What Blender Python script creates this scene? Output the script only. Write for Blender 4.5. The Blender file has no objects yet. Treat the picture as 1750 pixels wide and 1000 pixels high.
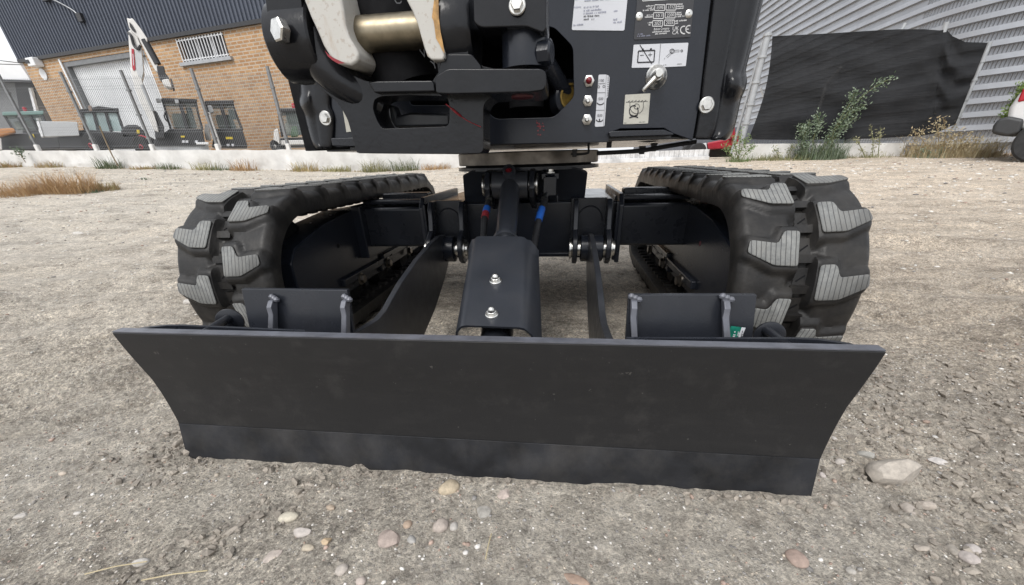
import bpy, bmesh, math, random
import numpy as np
from mathutils import Vector, Matrix, Quaternion
R_ = math.radians
random.seed(7); RNG = np.random.default_rng(11)
scene = bpy.context.scene
COL = scene.collection

# ------------------------------------------------------------------ camera
FPX, CXP, CYP = 655.6, 875.0, 627.0            # focal length and principal point, in pixels of a 1750 px wide frame
CAM = Vector((.183, -.588, .593)); YAW, PITCH, ROLL = R_(-7.745), R_(28.452), R_(1.865)
fw = Vector((math.sin(YAW)*math.cos(PITCH), math.cos(YAW)*math.cos(PITCH), -math.sin(PITCH)))
rt = fw.cross(Vector((0,0,1))).normalized(); dn = fw.cross(rt)
rt2 = math.cos(ROLL)*rt + math.sin(ROLL)*dn; dn2 = -math.sin(ROLL)*rt + math.cos(ROLL)*dn
cam = bpy.data.cameras.new('camera'); camo = bpy.data.objects.new('camera', cam); COL.objects.link(camo)
mw = Matrix((rt2, -dn2, -fw)).transposed().to_4x4(); mw.translation = CAM; camo.matrix_world = mw
cam.sensor_fit = 'HORIZONTAL'; cam.sensor_width = 36; cam.lens = FPX/1750*36
cam.shift_y = (CYP-500)/1750; cam.clip_start = .02; cam.clip_end = 600
scene.camera = camo

# ------------------------------------------------------------------ sky, sun, exposure
SUN_EL, SUN_ROT = R_(52), R_(200)
world = bpy.data.worlds.new('World'); scene.world = world; world.use_nodes = True
nt = world.node_tree; nt.nodes.clear()
sky = nt.nodes.new('ShaderNodeTexSky'); sky.sky_type = 'NISHITA'; sky.sun_disc = False
sky.sun_elevation = SUN_EL; sky.sun_rotation = SUN_ROT; sky.air_density = 1.0; sky.dust_density = 3.0; sky.ozone_density = 1.5
hs = nt.nodes.new('ShaderNodeHueSaturation'); hs.inputs['Saturation'].default_value = .22
mx = nt.nodes.new('ShaderNodeMix'); mx.data_type = 'RGBA'; mx.inputs[0].default_value = .62
mx.inputs[7].default_value = (9.0, 9.3, 9.8, 1)                       # an even overcast veil
bg = nt.nodes.new('ShaderNodeBackground'); bg.inputs[1].default_value = .1
wo = nt.nodes.new('ShaderNodeOutputWorld')
nt.links.new(sky.outputs[0], hs.inputs['Color']); nt.links.new(hs.outputs[0], mx.inputs[6])
nt.links.new(mx.outputs[2], bg.inputs[0]); nt.links.new(bg.outputs[0], wo.inputs[0])
sl = bpy.data.lights.new('sun', 'SUN'); sl.energy = 1.2; sl.angle = R_(25); sl.color = (1, .965, .92)
so = bpy.data.objects.new('sun', sl); COL.objects.link(so)
# direction of the sun lamp: matches the sky's sun (rotation measured clockwise from +Y)
sd = Vector((math.sin(SUN_ROT)*math.cos(SUN_EL), math.cos(SUN_ROT)*math.cos(SUN_EL), math.sin(SUN_EL)))
so.rotation_euler = (-sd).to_track_quat('-Z', 'Y').to_euler(); so.location = (0,-4,8)
scene.view_settings.view_transform = 'Standard'; scene.view_settings.look = 'None'
scene.view_settings.exposure = 0.75; scene.view_settings.gamma = 1.0; scene.view_settings.use_curve_mapping = False
scene.render.engine = 'CYCLES'
scene.cycles.max_bounces = 8; scene.cycles.transparent_max_bounces = 12; scene.cycles.use_denoising = True

# ------------------------------------------------------------------ helpers
def at(x, y, **k):
    """the world point on the sight line of a picture point that lies on the given plane X=, Y= or Z="""
    d = rt2*((x-CXP)/FPX) + dn2*((y-CYP)/FPX) + fw
    a, v = list(k.items())[0]; i = 'XYZ'.index(a)
    return CAM + d*((v-CAM[i])/d[i])

def link(o, parent=None):
    COL.objects.link(o)
    if parent is not None: o.parent = parent
    return o
def tag(o, label=None, cat=None, group=None, kind=None):
    if label: o['label'] = label
    if cat: o['category'] = cat
    if group: o['group'] = group
    if kind: o['kind'] = kind
    return o
def empty(name, loc=(0,0,0), rz=0):
    o = bpy.data.objects.new(name, None); COL.objects.link(o); o.location = loc; o.rotation_euler = (0,0,rz); o.empty_display_size = .1
    return o

class MB:
    """collects shapes into one mesh"""
    def __init__(s): s.v = []; s.f = []; s.m = []; s.cur = 0
    def add(s, vs, fs):
        b = len(s.v); s.v += [tuple(v) for v in vs]; s.f += [tuple(b+i for i in f) for f in fs]; s.m += [s.cur]*len(fs); return s
    def mat(s, i): s.cur = i; return s
    def box(s, c, d, rot=None):
        c = Vector(c); hx, hy, hz = d[0]/2, d[1]/2, d[2]/2
        vs = [Vector((x,y,z)) for x in (-hx,hx) for y in (-hy,hy) for z in (-hz,hz)]
        if rot is not None: vs = [rot @ v for v in vs]
        return s.add([v+c for v in vs], [(0,1,3,2),(4,6,7,5),(0,4,5,1),(2,3,7,6),(0,2,6,4),(1,5,7,3)])
    def box2(s, a, b):
        return s.box([(a[i]+b[i])/2 for i in range(3)], [abs(b[i]-a[i]) for i in range(3)])
    def prism(s, pts, vec):
        """closed polygon (3D points) extruded by vec"""
        n = len(pts); vec = Vector(vec); p = [Vector(q) for q in pts]
        return s.add(p+[q+vec for q in p], [tuple(range(n-1,-1,-1)), tuple(range(n,2*n))]+[(i,(i+1)%n,n+(i+1)%n,n+i) for i in range(n)])
    def tube(s, path, r, n=10, caps=True):
        path = [Vector(p) for p in path]; k = len(path)
        rs = r if isinstance(r, (list,tuple)) else [r]*k
        vs = []; prev = None
        for i, p in enumerate(path):
            t = (path[min(i+1,k-1)]-path[max(i-1,0)])
            if t.length < 1e-9: t = Vector((0,0,1))
            t.normalize()
            if prev is None:
                u = t.orthogonal().normalized()
            else:
                u = (prev - t*prev.dot(t))
                u = u.normalized() if u.length > 1e-6 else t.orthogonal().normalized()
            prev = u; w = t.cross(u)
            vs += [p + (u*math.cos(2*math.pi*j/n)+w*math.sin(2*math.pi*j/n))*rs[i] for j in range(n)]
        fs = [(i*n+j, i*n+(j+1)%n, (i+1)*n+(j+1)%n, (i+1)*n+j) for i in range(k-1) for j in range(n)]
        if caps: fs += [tuple(range(n-1,-1,-1)), tuple(range((k-1)*n, k*n))]
        return s.add(vs, fs)
    def lathe(s, c, axis, prof, n=24):
        """profile of (distance along axis, radius)"""
        c = Vector(c); a = Vector(axis).normalized()
        return s.tube2([c+a*t for t, _ in prof], [max(r,1e-4) for _, r in prof], a, n)
    def tube2(s, pts, rs, a, n):
        u = a.orthogonal().normalized(); w = a.cross(u); k = len(pts); vs = []
        for p, r in zip(pts, rs): vs += [p+(u*math.cos(2*math.pi*j/n)+w*math.sin(2*math.pi*j/n))*r for j in range(n)]
        fs = [(i*n+j, i*n+(j+1)%n, (i+1)*n+(j+1)%n, (i+1)*n+j) for i in range(k-1) for j in range(n)]
        fs += [tuple(range(n-1,-1,-1)), tuple(range((k-1)*n, k*n))]
        return s.add(vs, fs)
    def build(s, name, mats, parent=None, smooth=False, bevel=0, angle=40, seg=2):
        me = bpy.data.meshes.new(name); me.from_pydata(s.v, [], s.f); me.update()
        if not isinstance(mats, (list,tuple)): mats = [mats]
        for m in mats: me.materials.append(m)
        if len(mats) > 1: me.polygons.foreach_set('material_index', s.m)
        bm = bmesh.new(); bm.from_mesh(me); bmesh.ops.recalc_face_normals(bm, faces=bm.faces); bm.to_mesh(me); bm.free()
        o = bpy.data.objects.new(name, me); link(o, parent)
        if smooth: sm(me, angle)
        if bevel:
            b = o.modifiers.new('bevel', 'BEVEL'); b.width = bevel; b.segments = seg; b.limit_method = 'ANGLE'; b.angle_limit = R_(35)
            b.harden_normals = True; sm(me, 45)
        return o
def sm(me, angle=40):
    me.polygons.foreach_set('use_smooth', [True]*len(me.polygons))
    me.set_sharp_from_angle(angle=R_(angle))
def plate(name, outer, holes, thick, mat, parent=None, bevel=0):
    """flat plate with holes: loops of 3D points in one plane, thickened along `thick`"""
    bm = bmesh.new(); edges = []
    for lp in [outer]+holes:
        vs = [bm.verts.new(p) for p in lp]
        edges += [bm.edges.new((vs[i], vs[(i+1)%len(vs)])) for i in range(len(vs))]
    bmesh.ops.triangle_fill(bm, use_beauty=True, use_dissolve=False, edges=edges)
    r = bmesh.ops.extrude_face_region(bm, geom=list(bm.faces))
    bmesh.ops.translate(bm, verts=[g for g in r['geom'] if isinstance(g, bmesh.types.BMVert)], vec=Vector(thick))
    bmesh.ops.recalc_face_normals(bm, faces=bm.faces)
    bmesh.ops.dissolve_limit(bm, angle_limit=R_(1), verts=bm.verts, edges=bm.edges)
    me = bpy.data.meshes.new(name); bm.to_mesh(me); bm.free(); me.materials.append(mat)
    o = bpy.data.objects.new(name, me); link(o, parent)
    if bevel:
        b = o.modifiers.new('bevel', 'BEVEL'); b.width = bevel; b.segments = 2; b.limit_method = 'ANGLE'; b.angle_limit = R_(50); b.harden_normals = True; sm(me, 45)
    return o
def text_mesh(txt, size):
    """vertices and faces of a line of lettering, lower left at the origin, in the XY plane"""
    cu = bpy.data.curves.new('lettering', 'FONT'); cu.body = txt; cu.size = size; cu.resolution_u = 2
    o = bpy.data.objects.new('lettering', cu); COL.objects.link(o)
    dg = bpy.context.evaluated_depsgraph_get(); me = o.evaluated_get(dg).to_mesh()
    v = [q.co.copy() for q in me.vertices]; f = [tuple(p.vertices) for p in me.polygons]
    o.evaluated_get(dg).to_mesh_clear(); bpy.data.objects.remove(o); bpy.data.curves.remove(cu)
    return v, f
def fillet(pts, r, n=4):
    """round the corners of a 2D polygon"""
    out = []; k = len(pts)
    for i in range(k):
        a, b, c = Vector(pts[i-1]), Vector(pts[i]), Vector(pts[(i+1)%k])
        d1 = (a-b); d2 = (c-b); q = min(r, d1.length*.45, d2.length*.45)
        p1 = b+d1.normalized()*q; p2 = b+d2.normalized()*q
        for j in range(n+1):
            t = j/n; out.append(tuple((1-t)**2*p1+2*t*(1-t)*b+t*t*p2))
    return out

# ------------------------------------------------------------------ materials
MATS = {}
def nodes(name):
    m = bpy.data.materials.new(name); m.use_nodes = True; t = m.node_tree; MATS[name] = m
    return m, t, t.nodes['Principled BSDF']
def N(t, kind, **k):
    n = t.nodes.new(kind)
    for a, b in k.items():
        if a in n.inputs: n.inputs[a].default_value = b
        else: setattr(n, a, b)
    return n
def ramp(t, fac, stops):
    r = t.nodes.new('ShaderNodeValToRGB'); e = r.color_ramp.elements
    while len(e) < len(stops): e.new(.5)
    for el, (p, c) in zip(e, stops): el.position = p; el.color = (*c, 1) if len(c) == 3 else c
    t.links.new(fac, r.inputs[0]); return r.outputs[0]
def coord(t, kind='Object', scale=(1,1,1), rot=(0,0,0)):
    tc = t.nodes.new('ShaderNodeTexCoord'); mp = t.nodes.new('ShaderNodeMapping')
    mp.inputs['Scale'].default_value = scale; mp.inputs['Rotation'].default_value = rot
    t.links.new(tc.outputs[kind], mp.inputs[0]); return mp.outputs[0]
def noise(t, vec, scale, detail=4, rough=.55, out='Fac'):
    n = N(t, 'ShaderNodeTexNoise', Scale=scale, Detail=detail, Roughness=rough); t.links.new(vec, n.inputs['Vector']); return n.outputs[out]
def mixc(t, fac, a, b, blend='MIX'):
    m = t.nodes.new('ShaderNodeMix'); m.data_type = 'RGBA'; m.blend_type = blend
    for s, v in ((0, fac), (6, a), (7, b)):
        if hasattr(v, 'is_output'): t.links.new(v, m.inputs[s])
        else: m.inputs[s].default_value = v if s == 0 else ((*v, 1) if len(v) == 3 else v)
    return m.outputs[2]
def math_(t, op, a, b=0.0):
    m = t.nodes.new('ShaderNodeMath'); m.operation = op
    for s, v in ((0, a), (1, b)):
        if hasattr(v, 'is_output'): t.links.new(v, m.inputs[s])
        else: m.inputs[s].default_value = v
    return m.outputs[0]
def bump(t, p, h, strength, dist=.002, prev=None):
    b = N(t, 'ShaderNodeBump', Strength=strength, Distance=dist); t.links.new(h, b.inputs['Height'])
    if prev is not None: t.links.new(prev, b.inputs['Normal'])
    t.links.new(b.outputs[0], p.inputs['Normal']); return b.outputs[0]
def simple(name, c, rough=.5, metal=0, var=.12, scale=12, bmp=0, bscale=200, spec=.5, dust=0):
    m, t, p = nodes(name); v = coord(t)
    n = noise(t, v, scale, 5)
    lo = tuple(x*(1-var) for x in c); hi = tuple(min(1, x*(1+var)) for x in c)
    col = ramp(t, n, [(.3, lo), (.7, hi)])
    if dust:
        d = ramp(t, noise(t, v, scale*.7, 8, .7), [(.45, (0,0,0)), (.8, (dust,)*3)])
        col = mixc(t, d, col, (.28, .25, .21))
    t.links.new(col, p.inputs['Base Color']); p.inputs['Metallic'].default_value = metal
    p.inputs['Specular IOR Level'].default_value = spec
    rr = ramp(t, noise(t, v, scale*2.3, 3), [(.3, (rough*.85,)*3), (.7, (min(1, rough*1.15),)*3)])
    t.links.new(rr, p.inputs['Roughness'])
    if bmp: bump(t, p, noise(t, v, bscale, 2), bmp)
    return m
PAINT = simple('black_satin_paint', (.0150,.0170,.0225), .29, var=.15, scale=9, bmp=.07, bscale=260, dust=.03, spec=.4)
GLOSS = simple('black_gloss_paint', (.0135,.0160,.0225), .24, var=.15, scale=6, bmp=.12, bscale=150, dust=.02, spec=.38)
CAST = simple('black_cast_iron_paint', (.0085,.0090,.0110), .22, var=.2, scale=10, bmp=.26, bscale=70, dust=.02, spec=.32)
BELLY = simple('glossy_belly_paint', (.02,.02,.022), .22, var=.1)
DARK = simple('matt_black_coating', (.005,.005,.006), .8, spec=.2)
ARMEDGE = simple('dusty_black_paint', (.022,.024,.029), .36, var=.2, scale=14, bmp=.08, bscale=220, dust=.08)
ZINC = simple('zinc_plated_steel', (.62,.61,.58), .30, 1, var=.18, scale=60, bmp=.05)
COVER = simple('grey_black_cover_paint', (.026,.029,.036), .33, var=.12, scale=8, bmp=.05, bscale=260, dust=.06)
STEEL = simple('machined_steel', (.155,.14,.122), .38, 1, var=.35, scale=18)
CHROME = simple('chrome_rod', (.75,.76,.78), .08, 1, var=.05)
PINM = simple('greasy_pin_steel', (.25,.215,.155), .40, 1, var=.22, scale=30)
GREASE = simple('red_grease', (.20,.012,.018), .3, var=.4, scale=60, bmp=.5, bscale=120)
REDCAP = simple('dark_red_plastic', (.075,.007,.012), .5)
YSEAL = simple('yellow_seal', (.17,.11,.02), .5, var=.5, scale=90)
SHEEN = simple('sky_sheen_edge', (.115,.12,.14), .38, .2, var=.25, scale=30, dust=.1)  # paler blue grey that paints the sky's sheen into edges, plus some dust
WHITEM = simple('white_machine_paint', (.58,.57,.55), .4, var=.06, dust=.12)
RUBH = simple('hose_rubber', (.018,.018,.02), .55)
BLUE = simple('blue_band', (.02,.13,.55), .5); REDB = simple('red_band', (.30,.03,.04), .5)
INK = simple('black_ink', (.02,.02,.025), .6); INKG = simple('grey_ink', (.22,.23,.30), .6); CASTL = simple('cast_letter_grey', (.055,.057,.062), .6); WINK = simple('white_print', (.62,.62,.62), .6)
STICK = simple('white_sticker', (.56,.57,.60), .45, var=.02); STICKD = simple('cream_sticker', (.50,.49,.43), .45, var=.05, dust=.45, scale=30)
PLATEB = simple('black_name_plate', (.03,.03,.034), .45)
GREENS = simple('green_sticker', (.01,.16,.11), .4, var=.35, scale=60)
RUBBER = simple('track_rubber', (.0115,.0108,.0105), .50, var=.35, scale=16, bmp=.35, bscale=120, dust=.10, spec=.35)
# worn tread tops: grey with fine grooves along the travel direction
LUGTOP, t, p = nodes('worn_tread_top'); v = coord(t)
wv = N(t, 'ShaderNodeTexWave', Scale=31.0, Distortion=.5, Detail=1.0); wv.bands_direction = 'X'; t.links.new(v, wv.inputs['Vector'])
g = ramp(t, wv.outputs['Fac'], [(.0, (0,0,0)), (.10, (1,1,1))])
c1 = ramp(t, noise(t, v, 55, 6, .7), [(.3, (.13,.135,.135)), (.7, (.27,.27,.255))])
t.links.new(mixc(t, g, (.055,.055,.055), mixc(t, ramp(t, noise(t, v, 14, 5, .7), [(.45,(0,0,0)),(.62,(.6,.6,.6))]), c1, (.085,.083,.08))), p.inputs['Base Color']); p.inputs['Roughness'].default_value = .8
bump(t, p, g, .6, .0015)
# blade face: dark paint with pale dusty smudges
BLADE, t, p = nodes('blade_face_paint'); v = coord(t, scale=(1,1,1))
d1 = ramp(t, noise(t, v, 14, 7, .72), [(.54, (0,0,0)), (.82, (.22,.22,.22))])
d2 = ramp(t, noise(t, coord(t, scale=(2.5,1,9)), 4, 5, .6), [(.50, (0,0,0)), (.9, (.10,)*3)])
ff = math_(t, 'ADD', d1, d2)
t.links.new(mixc(t, ff, (.020,.020,.021), (.10,.098,.094)), p.inputs['Base Color'])
t.links.new(ramp(t, ff, [(0, (.42,)*3), (.5, (.62,)*3)]), p.inputs['Roughness']); p.inputs['Specular IOR Level'].default_value = .28
scr = ramp(t, noise(t, coord(t, scale=(1,1,40), rot=(0,.22,0)), 9, 9, .8), [(.66, (0,0,0)), (.72, (.35,.35,.35))])
ff = math_(t, 'ADD', ff, scr)
t.links.new(mixc(t, ff, (.0185,.0185,.0195), (.105,.102,.099)), p.inputs['Base Color'])
spk = ramp(t, noise(t, v, 75, 3, .6), [(.70, (0,0,0)), (.74, (.55,.55,.55))])
ff = math_(t, 'ADD', ff, spk)
t.links.new(mixc(t, ff, (.0185,.0185,.0195), (.105,.100,.094)), p.inputs['Base Color'])
bump(t, p, noise(t, v, 220, 3), .08)
EDGE = simple('cutting_edge_steel', (.0160,.0168,.0195), .48, var=.5, scale=13, bmp=.2, bscale=60, dust=.10, spec=.3)
# white fork of the boom with rust coloured stains
BOOMW, t, p = nodes('stained_white_paint'); v = coord(t)
st = ramp(t, noise(t, coord(t, scale=(1,1,.35)), 22, 6, .7), [(.56, (0,0,0)), (.68, (1,1,1))])
st2 = ramp(t, noise(t, v, 120, 4), [(.60, (0,0,0)), (.66, (1,1,1))])
c = mixc(t, math_(t, 'MULTIPLY', st, .35), (.47,.455,.42), (.30,.18,.08)); c = mixc(t, math_(t, 'MULTIPLY', st2, .35), c, (.25,.17,.11))
t.links.new(c, p.inputs['Base Color']); p.inputs['Roughness'].default_value = .38; bump(t, p, noise(t, v, 120, 3), .12)
RUST = simple('rust_stain', (.42,.24,.08), .55, var=.5, scale=70, bmp=.2)
# ground: grey beige packed soil and grit
SOIL, t, p = nodes('packed_gravel_soil'); v = coord(t)
sep = t.nodes.new('ShaderNodeSeparateXYZ'); t.links.new(v, sep.inputs[0])
big = noise(t, v, .9, 5, .6); mid = noise(t, v, 9, 6, .65); fine = noise(t, v, 130, 6, .75); fine2 = noise(t, v, 420, 3, .7)
far = N(t, 'ShaderNodeMapRange'); far.inputs['From Min'].default_value = 1.2; far.inputs['From Max'].default_value = 5.0; t.links.new(math_(t, 'ADD', sep.outputs[1], math_(t, 'MULTIPLY', big, 2.0)), far.inputs['Value'])
brn = N(t, 'ShaderNodeMapRange'); brn.inputs['From Min'].default_value = .7; brn.inputs['From Max'].default_value = 1.5; t.links.new(math_(t, 'ADD', sep.outputs[0], math_(t, 'MULTIPLY', math_(t, 'SUBTRACT', mid, .5), .5)), brn.inputs['Value'])
base = ramp(t, mid, [(.30, (.380,.345,.300)), (.72, (.565,.525,.465))])
base = mixc(t, math_(t, 'MULTIPLY', brn.outputs[0], .45), base, (.29,.235,.18))
warm = N(t, 'ShaderNodeMapRange'); warm.inputs['From Min'].default_value = -4.0; warm.inputs['From Max'].default_value = 2.5; t.links.new(math_(t, 'ADD', sep.outputs[0], math_(t, 'MULTIPLY', big, 1.5)), warm.inputs['Value'])
farc = mixc(t, warm.outputs[0], ramp(t, mid, [(.3, (.42,.385,.335)), (.7, (.60,.56,.50))]), ramp(t, mid, [(.3, (.46,.39,.315)), (.7, (.68,.595,.50))]))
base = mixc(t, math_(t, 'MULTIPLY', far.outputs[0], .85), base, farc)
grain = noise(t, v, 34, 7, .8)
base = mixc(t, .75, base, ramp(t, grain, [(.34, (.45,.44,.43)), (.48, (.96,.96,.96)), (.66, (1.45,1.44,1.42))]), 'MULTIPLY')
base = mixc(t, .65, base, ramp(t, fine, [(.28, (.22,.22,.22)), (.46, (.90,.90,.90)), (.72, (1.6,1.58,1.55))]), 'MULTIPLY')
pat = noise(t, coord(t, scale=(.55,1.6,1), rot=(0,0,R_(-38))), 2.6, 10, .76)
base = mixc(t, .8, base, ramp(t, pat, [(.36, (.52,.51,.50)), (.48, (1,1,1)), (.66, (1.25,1.24,1.22))]), 'MULTIPLY')
vo = N(t, 'ShaderNodeTexVoronoi', Scale=95.0, Randomness=1.0); t.links.new(v, vo.inputs['Vector'])
chip = ramp(t, vo.outputs['Color'], [(.66, (0,0,0)), (.70, (1,1,1))]); edge = ramp(t, vo.outputs['Distance'], [(.28, (1,1,1)), (.40, (0,0,0))])
chipm = math_(t, 'MULTIPLY', chip, edge)
base = mixc(t, math_(t, 'MULTIPLY', chipm, .75), base, mixc(t, ramp(t, vo.outputs['Color'], [(.7, (0,0,0)), (1, (1,1,1))]), (.30,.28,.26), (.68,.65,.61)))
vo3 = N(t, 'ShaderNodeTexVoronoi', Scale=26.0, Randomness=1.0); t.links.new(v, vo3.inputs['Vector'])
chip3 = math_(t, 'MULTIPLY', ramp(t, vo3.outputs['Color'], [(.80, (0,0,0)), (.81, (1,1,1))]), ramp(t, vo3.outputs['Distance'], [(.16, (1,1,1)), (.26, (0,0,0))]))
chip3 = math_(t, 'MULTIPLY', chip3, far.outputs[0])
base = mixc(t, math_(t, 'MULTIPLY', chip3, .85), base, (.78,.75,.70))
vo2 = N(t, 'ShaderNodeTexVoronoi', Scale=240.0, Randomness=1.0); t.links.new(v, vo2.inputs['Vector'])
chip2 = math_(t, 'MULTIPLY', ramp(t, vo2.outputs['Color'], [(.74, (0,0,0)), (.76, (1,1,1))]), ramp(t, vo2.outputs['Distance'], [(.25, (1,1,1)), (.38, (0,0,0))]))
base = mixc(t, math_(t, 'MULTIPLY', chip2, .8), base, (.60,.57,.52))
worn = ramp(t, noise(t, coord(t, scale=(.6,1.5,1), rot=(0,0,R_(-38))), 1.7, 4, .6), [(.40, (.85,.85,.85)), (.62, (.30,.30,.30))])
base = mixc(t, worn, base, ramp(t, vo2.outputs['Color'], [(.15, (.66,.65,.64)), (.5, (1.04,1.02,1.0)), (.85, (1.46,1.44,1.40))]), 'MULTIPLY')
base = mixc(t, math_(t, 'MULTIPLY', worn, .7), base, ramp(t, vo.outputs['Color'], [(.2, (.70,.69,.68)), (.5, (1,1,.98)), (.8, (1.30,1.28,1.24))]), 'MULTIPLY')
t.links.new(base, p.inputs['Base Color']); p.inputs['Roughness'].default_value = .95; p.inputs['Specular IOR Level'].default_value = .2
hgt = math_(t, 'ADD', math_(t, 'ADD', math_(t, 'MULTIPLY', grain, 1.6), math_(t, 'MULTIPLY', fine, 1.0)), math_(t, 'ADD', math_(t, 'MULTIPLY', chipm, .35), math_(t, 'MULTIPLY', fine2, .35)))
bump(t, p, hgt, 1.0, .010)
# loose stones: colour from the mesh attribute
STONE, t, p = nodes('loose_stone'); v = coord(t)
ca = t.nodes.new('ShaderNodeVertexColor'); ca.layer_name = 'Col'
t.links.new(mixc(t, .7, ca.outputs[0], ramp(t, noise(t, v, 90, 5, .7), [(.3, (.55,.55,.55)), (.7, (1.3,1.28,1.25))]), 'MULTIPLY'), p.inputs['Base Color'])
p.inputs['Roughness'].default_value = .85; bump(t, p, noise(t, v, 180, 5), .4)
LEAFG, t, p = nodes('plant_material'); ca = t.nodes.new('ShaderNodeVertexColor'); ca.layer_name = 'Col'
t.links.new(ca.outputs[0], p.inputs['Base Color']); p.inputs['Roughness'].default_value = .7
BRICK, t, p = nodes('pale_brick'); v = coord(t, 'Object')
bk = N(t, 'ShaderNodeTexBrick', Scale=1.0); bk.inputs['Brick Width'].default_value = .25; bk.inputs['Row Height'].default_value = .09; bk.inputs['Mortar Size'].default_value = .016
bk.inputs['Color1'].default_value = (.36,.20,.095,1); bk.inputs['Color2'].default_value = (.50,.315,.165,1); bk.inputs['Mortar'].default_value = (.44,.37,.29,1); bk.inputs['Bias'].default_value = -.2
cx = t.nodes.new('ShaderNodeCombineXYZ'); s2 = t.nodes.new('ShaderNodeSeparateXYZ'); t.links.new(v, s2.inputs[0]); t.links.new(s2.outputs[0], cx.inputs[0]); t.links.new(s2.outputs[2], cx.inputs[1]); t.links.new(cx.outputs[0], bk.inputs['Vector'])
t.links.new(mixc(t, .5, bk.outputs['Color'], ramp(t, noise(t, v, 1.6, 6, .7), [(.3, (.62,.6,.58)), (.7, (1.25,1.25,1.25))]), 'MULTIPLY'), p.inputs['Base Color']); p.inputs['Roughness'].default_value = .9
bump(t, p, math_(t, 'SUBTRACT', 1.0, bk.outputs['Fac']), .6, .01)
CLAD = simple('blue_grey_cladding', (.060,.070,.094), .5, var=.08, scale=2)
SHUT = simple('white_roller_door', (.68,.69,.70), .5, var=.06, scale=1.5)
GALV = simple('galvanised_steel', (.36,.37,.38), .45, .35, var=.12, scale=6)
GREYP = simple('grey_painted_steel', (.17,.175,.18), .5, var=.15)
WIRE = simple('grey_fence_wire', (.20,.21,.22), .5)
WALLW = simple('whitewashed_wall', (.64,.63,.61), .85, var=.12, scale=3.5, bmp=.8, bscale=25, dust=.35)
GLASS, t, p = nodes('cab_glass'); p.inputs['Base Color'].default_value = (.10,.13,.13,1); p.inputs['Roughness'].default_value = .05; p.inputs['Alpha'].default_value = .35
GLASS2, t, p = nodes('pale_cab_glass'); p.inputs['Base Color'].default_value = (.34,.44,.44,1); p.inputs['Roughness'].default_value = .06; p.inputs['Alpha'].default_value = .7
CABK = simple('machine_black', (.022,.022,.024), .45); TYRE = simple('tyre_rubber', (.022,.022,.023), .8, var=.2)
REDP = simple('red_machine_paint', (.34,.02,.035), .4); ORANGE = simple('orange_paint', (.38,.16,.04), .5); SEATG = simple('green_seat', (.20,.36,.13), .7)
YELLOW = simple('yellow_sticker', (.55,.42,.03), .5); MIRROR = simple('brown_mirror_back', (.20,.14,.11), .5); GREYB = simple('grey_box_panel', (.42,.43,.44), .6, var=.1)
TEALR = simple('teal_cab_roof', (.14,.24,.22), .5); SCREEN = simple('beige_seat_cloth', (.34,.33,.27), .8)
CLOTH, t, p = nodes('black_shade_cloth'); v = coord(t)
t.links.new(ramp(t, noise(t, v, 3, 6, .7), [(.3, (.012,.0125,.014)), (.75, (.024,.0245,.026))]), p.inputs['Base Color']); p.inputs['Roughness'].default_value = .8; p.inputs['Specular IOR Level'].default_value = .15; p.inputs['Alpha'].default_value = .965
bump(t, p, noise(t, coord(t, scale=(1,1,7)), 4, 7), .45, .04)
SILO = simple('corrugated_galvanised_sheet', (.36,.37,.39), .4, .5, var=.1, scale=1.2)
SILO2, t, p = nodes('stamped_galvanised_sheet'); v = coord(t)
p.inputs['Base Color'].default_value = (.33,.34,.36,1); p.inputs['Metallic'].default_value = .5; p.inputs['Roughness'].default_value = .42
CARW = simple('white_car_paint', (.60,.60,.60), .25, var=.02); BUMPER = simple('black_bumper_plastic', (.03,.031,.033), .55); TAIL = simple('red_tail_lamp', (.35,.01,.02), .2)
BARK = simple('plant_stem', (.20,.15,.09), .8)

# ------------------------------------------------------------------ terrain
def vnoise(x, y, seed):
    """smooth value noise on numpy arrays"""
    xi = np.floor(x).astype(np.int64); yi = np.floor(y).astype(np.int64); xf = x-xi; yf = y-yi
    def h(a, b):
        n = (a*374761393 + b*668265263 + seed*1442695041) & 0xffffffff
        n = ((n ^ (n >> 13))*1274126177) & 0xffffffff
        return ((n ^ (n >> 16)) & 0xffff)/65535.0
    u = xf*xf*(3-2*xf); w = yf*yf*(3-2*yf)
    return (h(xi,yi)*(1-u)+h(xi+1,yi)*u)*(1-w)+(h(xi,yi+1)*(1-u)+h(xi+1,yi+1)*u)*w
def sstep(a, b, x):
    t = np.clip((x-a)/(b-a), 0, 1); return t*t*(3-2*t)
def gbase(x, y):
    x = np.asarray(x, float); y = np.asarray(y, float)
    z = .03*sstep(.1, .9, y) + .052*np.clip(y-1.8, 0, 7.9)
    z = z + .036*np.clip(-x-4.5, 0, 30)*sstep(2, 9.5, y) - .010*np.clip(x-4, 0, 8)*sstep(3, 9.5, y)
    z = z + np.where(x < -1.5, .12, 0)*sstep(9.7, 10.3, y)
    return z
def rough_mask(x, y):
    """where the soil is churned: right of the blade, at its left corner and along a tyre ridge"""
    m = np.clip(sstep(.70, .95, x)*sstep(.75, .3, y), 0, 1)*.8
    m = np.maximum(m, np.exp(-(((x+.72)/.10)**2+((y-.0)/.07)**2)))
    d = np.abs((x+.40)*.75 - (y+.17)*.66)
    m = np.maximum(m, .75*np.exp(-(d/.035)**2)*sstep(-.75, -.6, x)*sstep(-.05, -.3, x))
    d2 = np.abs((x-.98)*.55+(y+.05)*.83)
    m = np.maximum(m, .9*np.exp(-(d2/.05)**2)*sstep(.6,.8,x))
    return m
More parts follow.
